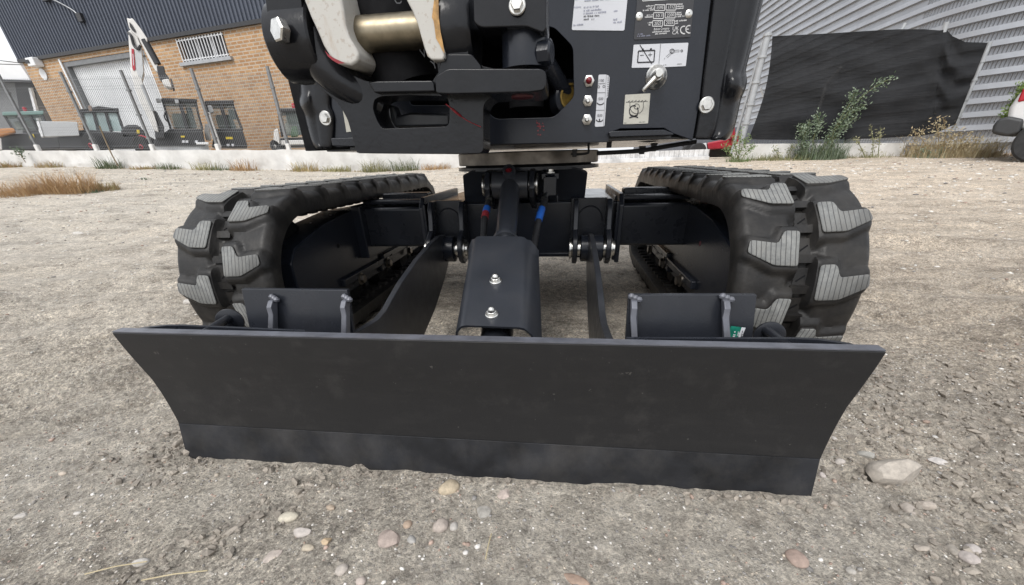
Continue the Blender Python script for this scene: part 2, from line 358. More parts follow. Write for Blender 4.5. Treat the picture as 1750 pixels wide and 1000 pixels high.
def gz(x, y):
    x = np.asarray(x, float); y = np.asarray(y, float)
    z = gbase(x, y)
    near = sstep(9, 2, y)
    z = z + (vnoise(x*1.3, y*1.3, 1)-.5)*.03*sstep(.4, 3, np.abs(y)+np.abs(x)*.3)
    z = z + near*((vnoise(x*5, y*5, 2)-.5)*.008 + (vnoise(x*16, y*16, 3)-.5)*.006 + (vnoise(x*45, y*45, 4)-.5)*.0045 + (vnoise(x*110, y*110, 5)-.5)*.0028)
    midr = sstep(.6, 1.6, np.abs(y)+np.abs(x)*.5)*sstep(10, 5, y)
    z = z + midr*(np.abs(vnoise(x*3.1+y*1.2, y*2.3, 12)-.5)*-.035+(vnoise(x*11, y*11, 13)-.5)*.016+(vnoise(x*27, y*27, 14)-.5)*.009)
    z = z + (.001+.0025*vnoise(x*30, y*3, 15))*np.exp(-((y+.010)/.016)**2)*(np.abs(x) < .70)
    r = rough_mask(x, y)
    cl = np.maximum(vnoise(x*26, y*26, 6), vnoise(x*40+7, y*40, 7))
    z = z + r*((cl-.45)*.030 + (vnoise(x*85, y*85, 8)-.5)*.012)
    # tyre ruts sweeping past on the left and on the right
    for a, b, c, w, dpt in ((.62,-.78,.80,.016,.014),(.62,-.78,.87,.016,.014),(.62,-.78,1.04,.018,.016),(.60,-.80,1.34,.02,.018),(.60,-.80,1.46,.02,.018),(.5,.86,-1.50,.02,.016),(.5,.86,-1.60,.02,.016),(.62,-.78,.95,.05,.022), (.62,-.78,1.12,.03,.014), (.62,-.78,1.25,.06,.020), (.55,-.83,1.75,.10,.032), (.50,-.86,2.2,.07,.028), (.5,.86,-1.75,.08,.026), (.45,.89,-2.2,.10,.030), (.40,.92,-2.9,.12,.035)):
        dd = a*x+b*y+c+(vnoise(x*2, y*2, 9)-.5)*.10
        side = sstep(-.55, -.9, x) if c > 0 else sstep(.95, 1.3, x)
        z = z + side*dpt*(-np.exp(-(dd/w)**2)+.6*np.exp(-((np.abs(dd)-w*1.7)/(w*.6))**2))*(.6+.8*vnoise(x*8,y*8,10))
    return z
def gzs(x, y): return float(gz(np.array([x]), np.array([y]))[0])
def graded(a, b, step, lo, hi, g=1.07):
    mid = list(np.arange(a, b, step)); s = step; x = mid[-1]; up = []
    while x < hi: s *= g; x += s; up.append(x)
    s = step; x = a; dnn = []
    while x > lo: s *= g; x -= s; dnn.append(x)
    return np.array(dnn[::-1]+mid+up)
xs = graded(-1.5, 1.7, .0075, -160, 160, 1.03); ys = graded(-.42, .9, .0075, -40, 260, 1.02)
GX, GY = np.meshgrid(xs, ys); GZ = gz(GX, GY)
# soil pressed up against the blade's cutting edge
nv = GX.size; co = np.stack([GX.ravel(), GY.ravel(), GZ.ravel()], 1)
nx, ny = len(xs), len(ys)
ii = (np.arange(ny-1)[:,None]*nx+np.arange(nx-1)[None,:]).ravel()
quads = np.stack([ii, ii+1, ii+nx+1, ii+nx], 1)
me = bpy.data.meshes.new('ground'); me.vertices.add(nv); me.vertices.foreach_set('co', co.ravel())
me.loops.add(quads.size); me.loops.foreach_set('vertex_index', quads.ravel().astype(np.int32))
me.polygons.add(len(quads)); me.polygons.foreach_set('loop_start', np.arange(0, quads.size, 4, dtype=np.int32)); me.polygons.foreach_set('loop_total', np.full(len(quads), 4, np.int32))
me.update(calc_edges=True); me.polygons.foreach_set('use_smooth', np.ones(len(quads), bool)); me.materials.append(SOIL)
go = link(bpy.data.objects.new('ground', me)); tag(go, 'packed grey beige gravel yard ground', kind='structure')

# ------------------------------------------------------------------ stones
bm = bmesh.new(); bmesh.ops.create_icosphere(bm, subdivisions=1, radius=1); ICO_V = np.array([v.co[:] for v in bm.verts]); ICO_F = np.array([[v.index for v in f.verts] for f in bm.faces]); bm.free()
bm = bmesh.new(); bmesh.ops.create_icosphere(bm, subdivisions=3, radius=1); ICO3_V = np.array([v.co[:] for v in bm.verts]); ICO3_F = [[v.index for v in f.verts] for f in bm.faces]; bm.free()
PAL = np.array([(.33,.31,.28),(.42,.39,.35),(.56,.53,.49),(.28,.27,.26),(.40,.30,.25),(.50,.44,.36),(.62,.60,.57),(.36,.27,.22),(.22,.21,.20)])
def gravel(name, n, place, size, label, flat=.6, white=0.0, soil=False):
    """one mass of loose stones: place(n) gives x, y; size(n, y) gives radii"""
    x, y = place(n); n = len(x); r = size(n, x, y)
    V = np.repeat(ICO_V[None], n, 0)*(1+(.9 if soil else .4)*(RNG.random((n, len(ICO_V), 1))-.5))
    sc = np.stack([r*(.75+.6*RNG.random(n)), r*(.6+.4*RNG.random(n)), r*flat*(.6+.6*RNG.random(n))], 1); V = V*sc[:,None,:]
    a = RNG.random(n)*6.283; c, s = np.cos(a)[:,None], np.sin(a)[:,None]
    X = V[:,:,0]*c-V[:,:,1]*s + x[:,None]; Y = V[:,:,0]*s+V[:,:,1]*c + y[:,None]; Z = V[:,:,2] + (gz(x, y)+sc[:,2]*.25)[:,None]
    co = np.stack([X, Y, Z], 2).reshape(-1, 3); k = len(ICO_V)
    F = (ICO_F[None]+(np.arange(n)*k)[:,None,None]).reshape(-1, 3)
    me = bpy.data.meshes.new(name); me.vertices.add(len(co)); me.vertices.foreach_set('co', co.ravel())
    me.loops.add(F.size); me.loops.foreach_set('vertex_index', F.ravel().astype(np.int32)); me.polygons.add(len(F))
    me.polygons.foreach_set('loop_start', np.arange(0, F.size, 3, dtype=np.int32)); me.polygons.foreach_set('loop_total', np.full(len(F), 3, np.int32))
    me.update(calc_edges=True); me.polygons.foreach_set('use_smooth', np.full(len(F), not soil))
    pc = PAL[RNG.integers(0, len(PAL), n)]*(.75+.45*RNG.random((n,1)))
    if soil: pc = np.array([.29,.258,.22])*(.7+.5*RNG.random((n,1)))
    w = RNG.random(n) < white; pc[w] = np.array([.66,.64,.60])
    cl = np.ones((len(co), 4)); cl[:,:3] = np.repeat(pc, k, 0)
    at_ = me.color_attributes.new('Col', 'FLOAT_COLOR', 'POINT'); at_.data.foreach_set('color', cl.ravel()); me.materials.append(STONE)
    o = link(bpy.data.objects.new(name, me)); tag(o, label, kind='stuff'); o['category'] = 'gravel'; return o
def pl_near(n):
    x = RNG.uniform(-1.5, 1.7, n); y = RNG.uniform(-.36, .75, n)
    dens = .35+.65*vnoise(x*4, y*4, 21); k = (RNG.random(n) < dens) & ~((np.abs(x) < .69) & (y > -.004) & (y < .05)); return x[k], y[k]
gravel('grit', 30000, pl_near, lambda n, x, y: .0010+.0024*RNG.random(n)**3, 'fine loose grit scattered over the ground before the blade', white=.12)
gravel('pebbles', 1700, pl_near, lambda n, x, y: .0020+.0055*RNG.random(n)**3, 'small mixed pebbles scattered over the ground before the blade', white=.12)
def pl_rough(n):
    x = RNG.uniform(.66, 1.7, n); y = RNG.uniform(-.36, .7, n); k = RNG.random(n) < rough_mask(x, y); x2 = RNG.uniform(-1, -.2, n//2); y2 = RNG.uniform(-.34, .1, n//2); k2 = RNG.random(n//2) < rough_mask(x2, y2)
    x3 = RNG.uniform(-.70, .72, n//70); y3 = -.004-np.abs(RNG.normal(0, .012, n//70))
    return np.r_[x[k], x2[k2], x3], np.r_[y[k], y2[k2], y3]
gravel('soil_clods', 9000, pl_rough, lambda n, x, y: .0018+.0085*RNG.random(n)**3.5, 'crumbly soil clods where the ground is churned', flat=.8, soil=True)
def pl_far(n):
    y = .35+RNG.random(n)**1.15*8.4; x = RNG.uniform(-1, 1, n)*(2.2+y*1.25); k = ~((np.abs(x) < .85) & (y < 2.0)); return x[k], y[k]
gravel('far_gravel', 15000, pl_far, lambda n, x, y: (.0030+.014*RNG.random(n)**4.5)*(.30+.23*y), 'pale gravel strewn over the yard behind the machine', white=.5, flat=.45)

def stone(px, py, w, h, col, label, flat=.5, ang=0, seed=0, sharp=.0, cat='stone', depth=None):
    """one picked-out stone: picture position, width in pixels, height/width ratio seen"""
    w *= .86; h *= .86; col = tuple(.62*a+.38*b for a, b in zip(col, (.36,.335,.30))); p = at(px, py, Z=.01); p = at(px, py, Z=gzs(p.x, p.y)+.004); d = (p-CAM).dot(fw)
    r = w/2*d/FPX; rg = np.random.default_rng(seed+int(px))
    v = ICO3_V.copy(); q = v*1.3+rg.random(3)*9
    nzv = np.array([vnoise(q[:,0]+q[:,2]*.7, q[:,1]-q[:,2]*.6, 31+seed)-.5]).T
    v = v*(1+.34*nzv)
    if sharp:
        for _ in range(9):                                        # cut flat facets
            nrm = rg.normal(size=3); nrm /= np.linalg.norm(nrm); dd = v@nrm; lim = .62+.2*rg.random()
            v = v - np.outer(np.clip(dd-lim, 0, None), nrm)
    v = v*np.array([r, r*(h/w)*1.25 if depth is None else depth*r, r*flat]); a = R_(ang)
    x = v[:,0]*math.cos(a)-v[:,1]*math.sin(a); y = v[:,0]*math.sin(a)+v[:,1]*math.cos(a)
    me = bpy.data.meshes.new('stone'); me.from_pydata(np.stack([x, y, v[:,2]], 1).tolist(), [], ICO3_F); me.update()
    sm(me, 25 if sharp else 80)
    c = np.ones((len(v), 4)); c[:,:3] = col; at_ = me.color_attributes.new('Col', 'FLOAT_COLOR', 'POINT'); at_.data.foreach_set('color', c.ravel()); me.materials.append(STONE)
    o = link(bpy.data.objects.new('stone', me)); o.location = (p.x, p.y, gzs(p.x, p.y)+r*flat*.12)
    tag(o, label, cat, 'stones lying before the blade'); return o
S = stone
S(766,832,44,28,(.50,.40,.26),'oval tan pebble touching the blade bottom, centre left', .6, 25)
S(862,843,30,22,(.52,.42,.38),'pinkish white angular stone just below the blade, near the middle', .5, 10, 1, 1)
S(826,872,36,28,(.30,.29,.27),'flat grey stone sunk below the pinkish one', .3, -20, 2, 1)
S(493,883,37,19,(.62,.57,.45),'cream oval pebble below the blade, left half', .5, 12)
S(514,908,36,20,(.55,.50,.47),'whitish rough stone just under the cream oval pebble', .6, 10, 3, 1)
S(525,934,26,13,(.45,.38,.28),'brownish flat pebble under the whitish rough stone', .4, 5, 4)
S(557,924,22,14,(.50,.35,.19),'small orange tan stone right of the whitish one', .6, 30, 5, 1)
S(666,919,46,40,(.33,.25,.22),'large mauve brown angular stone in the foreground', .55, -20, 6, 1)
S(696,894,18,15,(.40,.27,.18),'small round brown pebble above right of the mauve stone', .8, 0)
S(752,898,32,24,(.42,.35,.31),'pinkish grey round pebble near the bottom centre', .75, 30)
S(775,898,17,16,(.45,.43,.41),'round grey pebble right beside the pinkish grey one', .85, 0)
S(703,921,16,17,(.33,.33,.33),'grey pebble right of the mauve stone', .7, 40)
S(566,866,20,14,(.45,.34,.24),'small tan chip between blade and cream pebble', .5, 0, 7, 1)
S(463,948,36,18,(.44,.37,.33),'pale pinkish flat stone low in the foreground, left half', .4, 50, 8, 1)
S(240,960,32,14,(.56,.54,.51),'long whitish pebble lying in the tyre ridge, lower left', .6, 28)
S(583,972,26,18,(.46,.41,.37),'pale round pebble at the bottom, left of centre', .7, 30, 9)
S(616,992,20,16,(.48,.40,.36),'pinkish pebble cut by the bottom edge of the picture', .8, 0)
S(1362,952,40,30,(.30,.19,.15),'reddish brown flat stone, bottom right', .35, -35, 10)
S(985,990,54,18,(.28,.16,.10),'brown dry leaf shaped stone at the bottom centre', .3, -20, 11)
S(1525,810,100,58,(.42,.375,.325),'big beige angular rock right of the blade', .72, 5, 12, 1, depth=.6)
S(1482,777,34,20,(.33,.33,.31),'greyish green stone behind the big rock', .55, -15, 13, 1)
S(1604,788,32,15,(.62,.59,.58),'white chipped stone right of the big rock', .5, -20, 14, 1)
S(1584,862,36,18,(.40,.34,.29),'tan slab like stone below the big rock', .5, 0, 15, 1)
S(1554,868,24,24,(.37,.32,.28),'roundish brown stone left of the tan slab', .6, 0, 16)
S(1632,938,26,24,(.27,.24,.205),'dark brown round stone, lower right', .7, 0, 17)
S(1664,938,24,20,(.46,.42,.41),'pale smooth pebble right of the dark brown one', .75, -40)
S(1658,952,32,24,(.42,.37,.355),'pinkish grey pebble under the pale smooth one', .6, -30, 18)
S(1577,935,30,14,(.36,.31,.26),'flat brown chip, lower right among soil crumbs', .4, 8, 19, 1)
S(1436,787,20,11,(.50,.46,.43),'small pale oval pebble at the right end of the blade', .6, 15)
S(1426,749,10,10,(.55,.52,.50),'tiny white pebble by the right blade end', .8, 0)
S(1406,810,14,12,(.48,.43,.42),'pale pebble touching the lower right blade corner', .7, 0)
S(1455,974,20,12,(.38,.36,.33),'grey oval pebble at the bottom right', .6, 0)
S(30,880,28,14,(.52,.49,.46),'pale flat stone at the left edge of the foreground', .3, 30, 20, 1)
S(132,875,16,8,(.58,.56,.53),'small white chip on the ground left of the blade', .5, 10)
S(107,808,16,8,(.56,.47,.38),'small cream pebble on the ground far left', .6, 8)
S(322,517,22,7,(.62,.60,.57),'long white pebble on the ground left of the left track', .6, 5)
S(130,394,22,6,(.62,.60,.57),'white flat stone far out on the left ground', .4, 5)

# ================================================================== the excavator
EX = empty('mini_excavator', (0,0,0)); tag(EX, 'black tracked mini excavator with lowered dozer blade, filling the picture', 'excavator')

# ---------------- tracks
TZ, YF, YR, RB, TW = .283, .565, 1.70, .226, .115
SL = YR-YF; LOOP = 2*SL+2*math.pi*RB
def on_loop(s):
    """point, travel direction and outward normal (in the Y-Z plane) at distance s round the belt; s=0 at the front"""
    s = s % LOOP; q = math.pi*RB/2
    if s < q: a = math.pi+ -s/RB; return YF+RB*math.cos(a), TZ+RB*math.sin(a), (math.cos(a), math.sin(a))
    s -= q
    if s < SL: return YF+s, TZ+RB, (0, 1)
    s -= SL
    if s < 2*q: a = math.pi/2-s/RB; return YR+RB*math.cos(a), TZ+RB*math.sin(a), (math.cos(a), math.sin(a))
    s -= 2*q
    if s < SL: return YR-s, TZ-RB, (0, -1)
    s -= SL; a = -math.pi/2-s/RB; return YF+RB*math.cos(a), TZ+RB*math.sin(a), (math.cos(a), math.sin(a))
NL = 28; PITCH_L = LOOP/NL
LTOP = [(.022,.039),(.054,.040),(.066,.012),(.124,.020),(.129,-.008),(.072,-.037),(.024,-.039)]
def poly_dist(px_, py_, poly):
    """distance of points from a polygon, zero inside (numpy)"""
    d = np.full(px_.shape, 9.0); inside = np.zeros(px_.shape, bool); n = len(poly)
    for i in range(n):
        (x0, y0), (x1, y1) = poly[i], poly[(i+1)%n]; ex_, ey_ = x1-x0, y1-y0
        t_ = np.clip(((px_-x0)*ex_+(py_-y0)*ey_)/(ex_*ex_+ey_*ey_), 0, 1); d = np.minimum(d, np.hypot(px_-x0-t_*ex_, py_-y0-t_*ey_))
        c_ = ((y0 > py_) != (y1 > py_)) & (px_ < (x1-x0)*(py_-y0)/((y1-y0) if y1 != y0 else 1e-9)+x0); inside ^= c_
    return np.where(inside, 0, d)
def lug_mesh(sign):
    pts = fillet(LTOP, .007, 3); pts = [(sign*a, b) for a, b in pts]; n = len(pts); cx_ = sign*.065
    ins = [(cx_+(a-cx_)*.965, b*.955) for a, b in pts]
    vs = [(a, b, .0290) for a, b in ins]+[(a, b, .0272) for a, b in pts]+[(a, b, .014) for a, b in pts]
    fs = [tuple(range(n))]+[(k*n+i, k*n+(i+1)%n, (k+1)*n+(i+1)%n, (k+1)*n+i) for k in (0,1) for i in range(n)]
    me = bpy.data.meshes.new('lug'); me.from_pydata(vs, [], fs); me.materials.append(RUBBER); me.materials.append(LUGTOP)
    bm = bmesh.new(); bm.from_mesh(me); bmesh.ops.recalc_face_normals(bm, faces=bm.faces); bm.to_mesh(me); bm.free()
    for i in range(n+1): me.polygons[i].material_index = 1
    me.update(); sm(me, 50); return me
LUG = {1: lug_mesh(1), -1: lug_mesh(-1)}
def track(side):
    xc = side*.722
    # moulded belt: a height field that swells round every lug, with rounded shoulders
    off = {c_: ((0 if c_*side > 0 else .5)*PITCH_L+(.045 if side > 0 else .02)) for c_ in (-1, 1)}
    ns, hwid = NL*28, .140; xa = np.linspace(-hwid, hwid, 57); sa = np.arange(ns)*LOOP/ns
    SS, XX = np.meshgrid(sa, xa, indexing='ij'); H = np.zeros(SS.shape)
    for c_ in (-1, 1):
        ww = (SS-off[c_]+PITCH_L/2) % PITCH_L-PITCH_L/2
        for sh_ in (0, PITCH_L, -PITCH_L):
            d_ = poly_dist(XX*c_, ww+sh_, LTOP); k_ = np.clip(1-d_/.027, 0, 1); H = np.maximum(H, np.where(XX*c_ > .008, .0255*(k_*k_*(3-2*k_))**.8*sstep(.010, .022, XX*c_), 0))
    H += .0012*(vnoise(SS*60, XX*60, 71+side)-.5)
    H = np.maximum(H, .0135*sstep(.020, .040, np.abs(XX)))
    H -= .020*np.clip((np.abs(XX)-.118)/.022, 0, 1)**2.2
    H = np.where(np.abs(XX) < .010, H-.003, H)
    mb = MB(); vs = []; k = len(xa)+4
    for i in range(ns):
        y, z, nn = on_loop(sa[i]); row = [(xa[j], H[i,j]) for j in range(len(xa))]+[(hwid-.002,-.040),(.118,-.042),(-.118,-.042),(-hwid+.002,-.040)]
        vs += [(xc+a, y+nn[0]*b, z+nn[1]*b) for a, b in row]
    mb.add(vs, [(i*k+j, i*k+(j+1)%k, ((i+1)%ns)*k+(j+1)%k, ((i+1)%ns)*k+j) for i in range(ns) for j in range(k)])
    for i in range(2*NL):                                            # centre pads with their slits, inner drive blocks, side ribs
        s = (i+.5)*LOOP/(2*NL)+.02; y, z, nn = on_loop(s); q = Matrix(((1,0,0),(0,nn[1],nn[0]),(0,-nn[0],nn[1])))   # columns: x, travel, normal
        q = Matrix(((1,0,0),(0,nn[1],nn[0]),(0,-nn[0],nn[1]))); c = Vector((xc, y, z)); nv = Vector((0,nn[0],nn[1]))
        mb.mat(0).box(c-nv*.006, (.030,.046,.016), q)
        mb.box(c-nv*.002+q@Vector((0,.043,0)), (.046,.018,.018), q)
        mb.mat(1).box(c+nv*.0022, (.022,.0032,.0015), q @ Matrix.Rotation(R_(38), 3, 'Z'))
        mb.mat(0).box(c-nv*.052, (.05,.035,.03), q)
        for e in (-1, 1): mb.box(c+Vector((e*.085,0,0))-nv*.045, (.035,.028,.014), q)
    o = mb.build('rubber_track', [RUBBER, DARK], EX, smooth=True, angle=35)
    o['label'] = ('left' if side < 0 else 'right')+' rubber track with grey worn tread lugs'
    for colm in (-1, 1):
        for i in range(NL):
            s = i*PITCH_L+off[colm]
            y, z, nn = on_loop(s)
            l = bpy.data.objects.new('lug', LUG[colm]); link(l, o)
            t_ = Vector((0, nn[1], -nn[0])); nv = Vector((0, nn[0], nn[1])); x_ = t_.cross(nv)
            m4 = Matrix((Vector((1,0,0)), t_, nv)).transposed()
            if m4.determinant() < 0: m4 = Matrix((Vector((1,0,0)), -t_, nv)).transposed()
            # the tall corner of every lug points up over the front of the track
            l.matrix_local = Matrix.Translation((xc, y, z)) @ m4.to_4x4()
    # running gear inside the belt
    fr = MB(); xi, xo = side*.635, side*.755
    poly = [(.50,.25),(.56,.17),(.70,.15),(1.62,.16),(1.68,.30),(1.58,.42),(.92,.435),(.72,.415),(.54,.37),(.50,.33)]
    fr.prism([(xi, a, b) for a, b in poly], (xo-xi, 0, 0))
    fr.box((side*.628, .92, .20), (.02,.36,.03)); fr.box((side*.628, 1.35, .215), (.02,.5,.03)); fr.box((side*.628,1.13,.19),(.02,.14,.03), Matrix.Rotation(.25,3,'X'))
    fo = fr.build('track_frame', GLOSS, EX, bevel=.006)
    w = MB(); w.lathe((xc-.02*side, YF, TZ), (side,0,0), [(0,.02),(0,.15),(.005,.165),(.01,.165),(.012,.185),(.03,.185),(.035,.165),(.04,.165),(.045,.15),(.045,.02)], 32); w.build('idler_wheel', DARK, EX, smooth=True)
    w = MB(); w.lathe((xc-.04*side, YR, TZ), (side,0,0), [(0,.02),(0,.17),(.02,.185),(.06,.185),(.08,.17),(.08,.02)], 24); w.build('drive_sprocket', DARK, EX, smooth=True)
    for yy in (.86, 1.13, 1.40):
        w = MB(); w.lathe((xc-.07*side, yy, .145), (side,0,0), [(0,.01),(0,.05),(.03,.058),(.05,.045),(.09,.045),(.11,.058),(.14,.05),(.14,.01)], 20); r = w.build('track_roller', DARK, EX, smooth=True)
        w = MB(); hexbolt(w, (side*.618, yy, .185), (-side,0,0), .018, .014, .024); w.build('roller_bolt', STEEL, EX, smooth=True, angle=30)
    w = MB(); w.lathe((side*.66,.78,.33), (-side,0,0), [(0,.016),(.012,.016),(.018,.012),(.026,.008)], 14); w.build('grease_valve_cap', REDCAP if side > 0 else DARK, EX, smooth=True)
def hexbolt(mb, c, d, r, h, washer=0):
    """hexagon head with an optional washer flange, standing on c and pointing along d"""
    c = Vector(c); d = Vector(d).normalized()
    if washer:
        mb.lathe(c, d, [(0,washer),(.003,washer),(.0045,washer*.9)], 24); c = c+d*.003
    u = d.orthogonal().normalized(); w = d.cross(u)
    ring = lambda q, rr: [q+(u*math.cos(math.pi/3*j+.3)+w*math.sin(math.pi/3*j+.3))*rr for j in range(6)]
    a, b, e = ring(c, r), ring(c+d*h*.85, r), ring(c+d*h, r*.86)
    mb.add(a+b+e, [(j,(j+1)%6,6+(j+1)%6,6+j) for j in range(6)]+[(6+j,6+(j+1)%6,12+(j+1)%6,12+j) for j in range(6)]+[tuple(range(12,18))])
track(-1); track(1)

# ---------------- undercarriage frame
CXM = .015
u = MB(); u.box2((-.335,.95,.255),(.375,1.55,.452)); u.box((CXM,.945,.262),(.70,.02,.02)); fr_o = u.build('centre_frame', GLOSS, EX, bevel=.008)
for sx in (-1, 1):
    a, b = (-.62,-.335) if sx < 0 else (.375,.65)
    u = MB(); u.box2((a,.97,.287),(b,1.12,.437)); u.build('extension_beam', PAINT, EX, bevel=.012, seg=3)
    u = MB(); u.box2((a,1.30,.287),(b,1.45,.437)); u.build('extension_beam', PAINT, EX, bevel=.012, seg=3)
    u = MB(); u.box2((a*.999,1.0,.445),(b,1.08,.462)); u.box((a+(b-a)*.5,1.13,.455),(abs(b-a)*.7,.06,.05)); u.build('beam_top_rail', PAINT, EX, bevel=.006)
    xf = -.343 if sx < 0 else .388
    u = MB(); u.prism([(xf-.008,.90,.24),(xf-.008,.90,.44),(xf-.008,.93,.475),(xf-.008,1.45,.475),(xf-.008,1.45,.24)], (.016,0,0)); fl = u.build('end_flange', PAINT, EX, bevel=.003)
    w = MB(); w.tube([(xf-.012*sx, .898+.002*(i%2), .25+i*.0095) for i in range(22)], [.006+.0016*(i%2) for i in range(22)], 8); w.build('weld_bead', PAINT, fl, smooth=True)
    u = MB(); u.box2((a-.02*sx,.93,.25),(a+.02*sx,1.5,.45)); u.build('beam_clamp', GLOSS, EX, bevel=.006)
    # blade pivot bracket: two ears and a back plate
    xc = -.245 if sx < 0 else .287
    bk = [(xc-.075,.462),(xc+.065,.462),(xc+.065,.25),(xc-.075,.25)]
    u = MB(); u.prism([(a_, .935, b_) for a_, b_ in bk], (0,.02,0)); bo = u.build('pivot_bracket', PAINT, EX, bevel=.003)
    arc = MB(); arc.tube([(xc-.005+.045*math.cos(t_), .934, .385+.05*math.sin(t_)) for t_ in np.linspace(0, math.pi, 14)], .0025, 6); arc.build('weld_bead', PAINT, bo, smooth=True)
    for e in (-.066, .050):
        ear = [(.94,.462),(.895,.462),(.875,.44),(.868,.40),(.858,.365),(.822,.345),(.806,.318),(.806,.285),(.822,.262),(.85,.248),(.885,.25),(.94,.255)]
        u = MB(); u.prism([(xc+e, y_, z_) for y_, z_ in ear], (.018,0,0)); u.build('pivot_ear', PAINT, bo, bevel=.004)
    u = MB(); u.lathe((xc-.078,.852,.302), (1,0,0), [(0,.022),(.002,.026),(.16,.026),(.162,.022)], 20); pin = u.build('pivot_pin', ZINC, EX, smooth=True)
    for e in (-.074, .07):
        u = MB(); u.lathe((xc+e-.003,.852,.302), (1,0,0), [(0,.030),(.001,.035),(.007,.035),(.008,.030)], 24); u.build('pin_washer', ZINC, pin, smooth=True, angle=30)
u = MB(); u.prism([(-.195,.985,.448),(-.195,.985,.545),(-.15,.96,.56),(.22,.96,.56),(.268,.985,.545),(.262,.985,.448)], (0,.44,0)); u.build('slew_pedestal', GLOSS, EX, bevel=.006)
u = MB(); u.lathe((.035,1.19,.553), (0,0,1), [(0,.262),(.002,.285),(.013,.285),(.015,.262)], 64); u.build('pedestal_flange', GLOSS, EX, smooth=True, angle=30)
u = MB(); u.lathe((.035,1.19,.572), (0,0,1), [(0,.25),(.001,.276),(.003,.281),(.040,.281),(.043,.277),(.044,.25)], 96); u.build('slew_ring', STEEL, EX, smooth=True, angle=30)
u = MB(); u.lathe((.035,1.19,.566), (0,0,1), [(0,.255),(.008,.255)], 64); u.build('ring_seal', DARK, EX, smooth=True, angle=30)

# ---------------- blade lift cylinder, its mount, hoses and cover
RP = Vector((.003,.85,.515))
for e, nm in ((-.083, -1), (.066, 1)):
    ear = [(.985,.548),(.93,.56),(.87,.562),(.83,.558),(.806,.535),(.800,.505),(.812,.478),(.845,.462),(.90,.44),(.985,.42)]
    u = MB(); u.prism([(RP.x+e, y_, z_) for y_, z_ in ear], (.018,0,0)); u.build('cylinder_ear', PAINT, EX, bevel=.004)
u = MB(); u.lathe(RP+Vector((-.062,0,0)), (1,0,0), [(0,.038),(.003,.043),(.122,.043),(.125,.038)], 28)
u.lathe(RP+Vector((.0,-.012,.022)), (0,-.75,.66), [(0,.023),(.038,.021),(.04,.020),(.04,.013),(.02,.013)], 20); head = u.build('cylinder_head', COVER, EX, smooth=True, angle=35)
u = MB(); u.lathe(RP+Vector((.0,-.034,.044)), (0,-.75,.66), [(0,.012),(.004,.006)], 10); u.build('grease_nipple', GREASE, head, smooth=True)
u = MB(); u.lathe(RP+Vector((-.094,0,0)), (1,0,0), [(0,.018),(.001,.024),(.187,.024),(.188,.018)], 20); pin = u.build('cylinder_pin', ZINC, EX, smooth=True)
for e in (-.092, .09):
    u = MB(); u.lathe(RP+Vector((e-.003,0,0)), (1,0,0), [(0,.030),(.001,.034),(.006,.034),(.007,.030)], 24); u.build('pin_washer', ZINC, pin, smooth=True, angle=30)
B1 = at(843,590,Y=.13); B1.z -= .045; ax = (B1-RP); L = ax.length; axn = ax.normalized()
u = MB(); u.tube([RP+axn*.03, RP+axn*.055, RP+axn*.31, RP+axn*.325], [.034,.033,.031,.033], 24); u.build('rod_sleeve', COVER, EX, smooth=True, angle=35)
u = MB(); u.tube([RP+axn*.322, RP+axn*.328, RP+axn*.340], [.036,.038,.036], 24); u.build('wiper_collar', COVER, EX, smooth=True, angle=35)
u = MB(); u.tube([RP+axn*.33, RP+axn*.47], .024, 20); u.build('piston_rod', CHROME, EX, smooth=True)
u = MB(); u.tube([RP+axn*.46, RP+axn*.47, RP+axn*(L+.01), RP+axn*(L+.012)], [.030,.037,.037,.028], 28); u.tube([RP+axn*(L+.01), RP+axn*(L+.10)], .034, 20); u.build('cylinder_barrel', PAINT, EX, smooth=True, angle=35)
# folded steel cover over the cylinder
c0l, c0r = at(808,403.5,Y=.5), at(903,404.5,Y=.5); c1l, c1r = at(784,556,Y=.15), at(900,559.5,Y=.15)
Mx = (c0r-c0l).normalized(); al = ((c1l+c1r)/2-(c0l+c0r)/2); Lc = al.length; al.normalize(); up = Mx.cross(al); up = -up if up.z < 0 else up; up.normalize()
hw = .076; oc = (c0l+c0r)/2
sec = [(-hw-.020,-.075),(-hw-.006,-.02),(-hw+.003,-.008),(-hw+.010,-.002),(-hw+.020,0),(hw-.020,0),(hw-.010,-.002),(hw-.003,-.008),(hw+.008,-.02),(hw+.030,-.075)]
secI = [(a-(.005 if a > 0 else -.005) , b-(.005 if abs(a) < hw-.005 else .001)) for a, b in sec]
ring = sec+secI[::-1]; mb = MB(); st = []
for d_, cut in ((0, .55), (.035, .9), (Lc, 1.0)):
    st.append([oc+al*d_+Mx*a+up*(b*(cut if b < -.01 else 1)) for a, b in ring])
k = len(ring); mb.add(sum(st, []), [tuple(range(k)), tuple(range(2*k, 3*k))]+[(q*k+i, q*k+(i+1)%k, (q+1)*k+(i+1)%k, (q+1)*k+i) for q in (0,1) for i in range(k)])
cov = mb.build('cylinder_cover', COVER, EX, smooth=True, angle=38)
for px, py in ((847,475),(840.5,532)):
    # foot of the nut on the cover's top face
    d = (rt2*((px-CXP)/FPX)+dn2*((py+6-CYP)/FPX)+fw); p0 = CAM+d*((oc-CAM).dot(up)/d.dot(up))
    u = MB(); hexbolt(u, p0, up, .0105, .008, .0145); u.lathe(p0+up*.010, up, [(0,.0085),(.004,.0082),(.008,.006),(.0105,.003),(.011,.0005)], 18); u.build('dome_nut', ZINC, cov, smooth=True, angle=40)
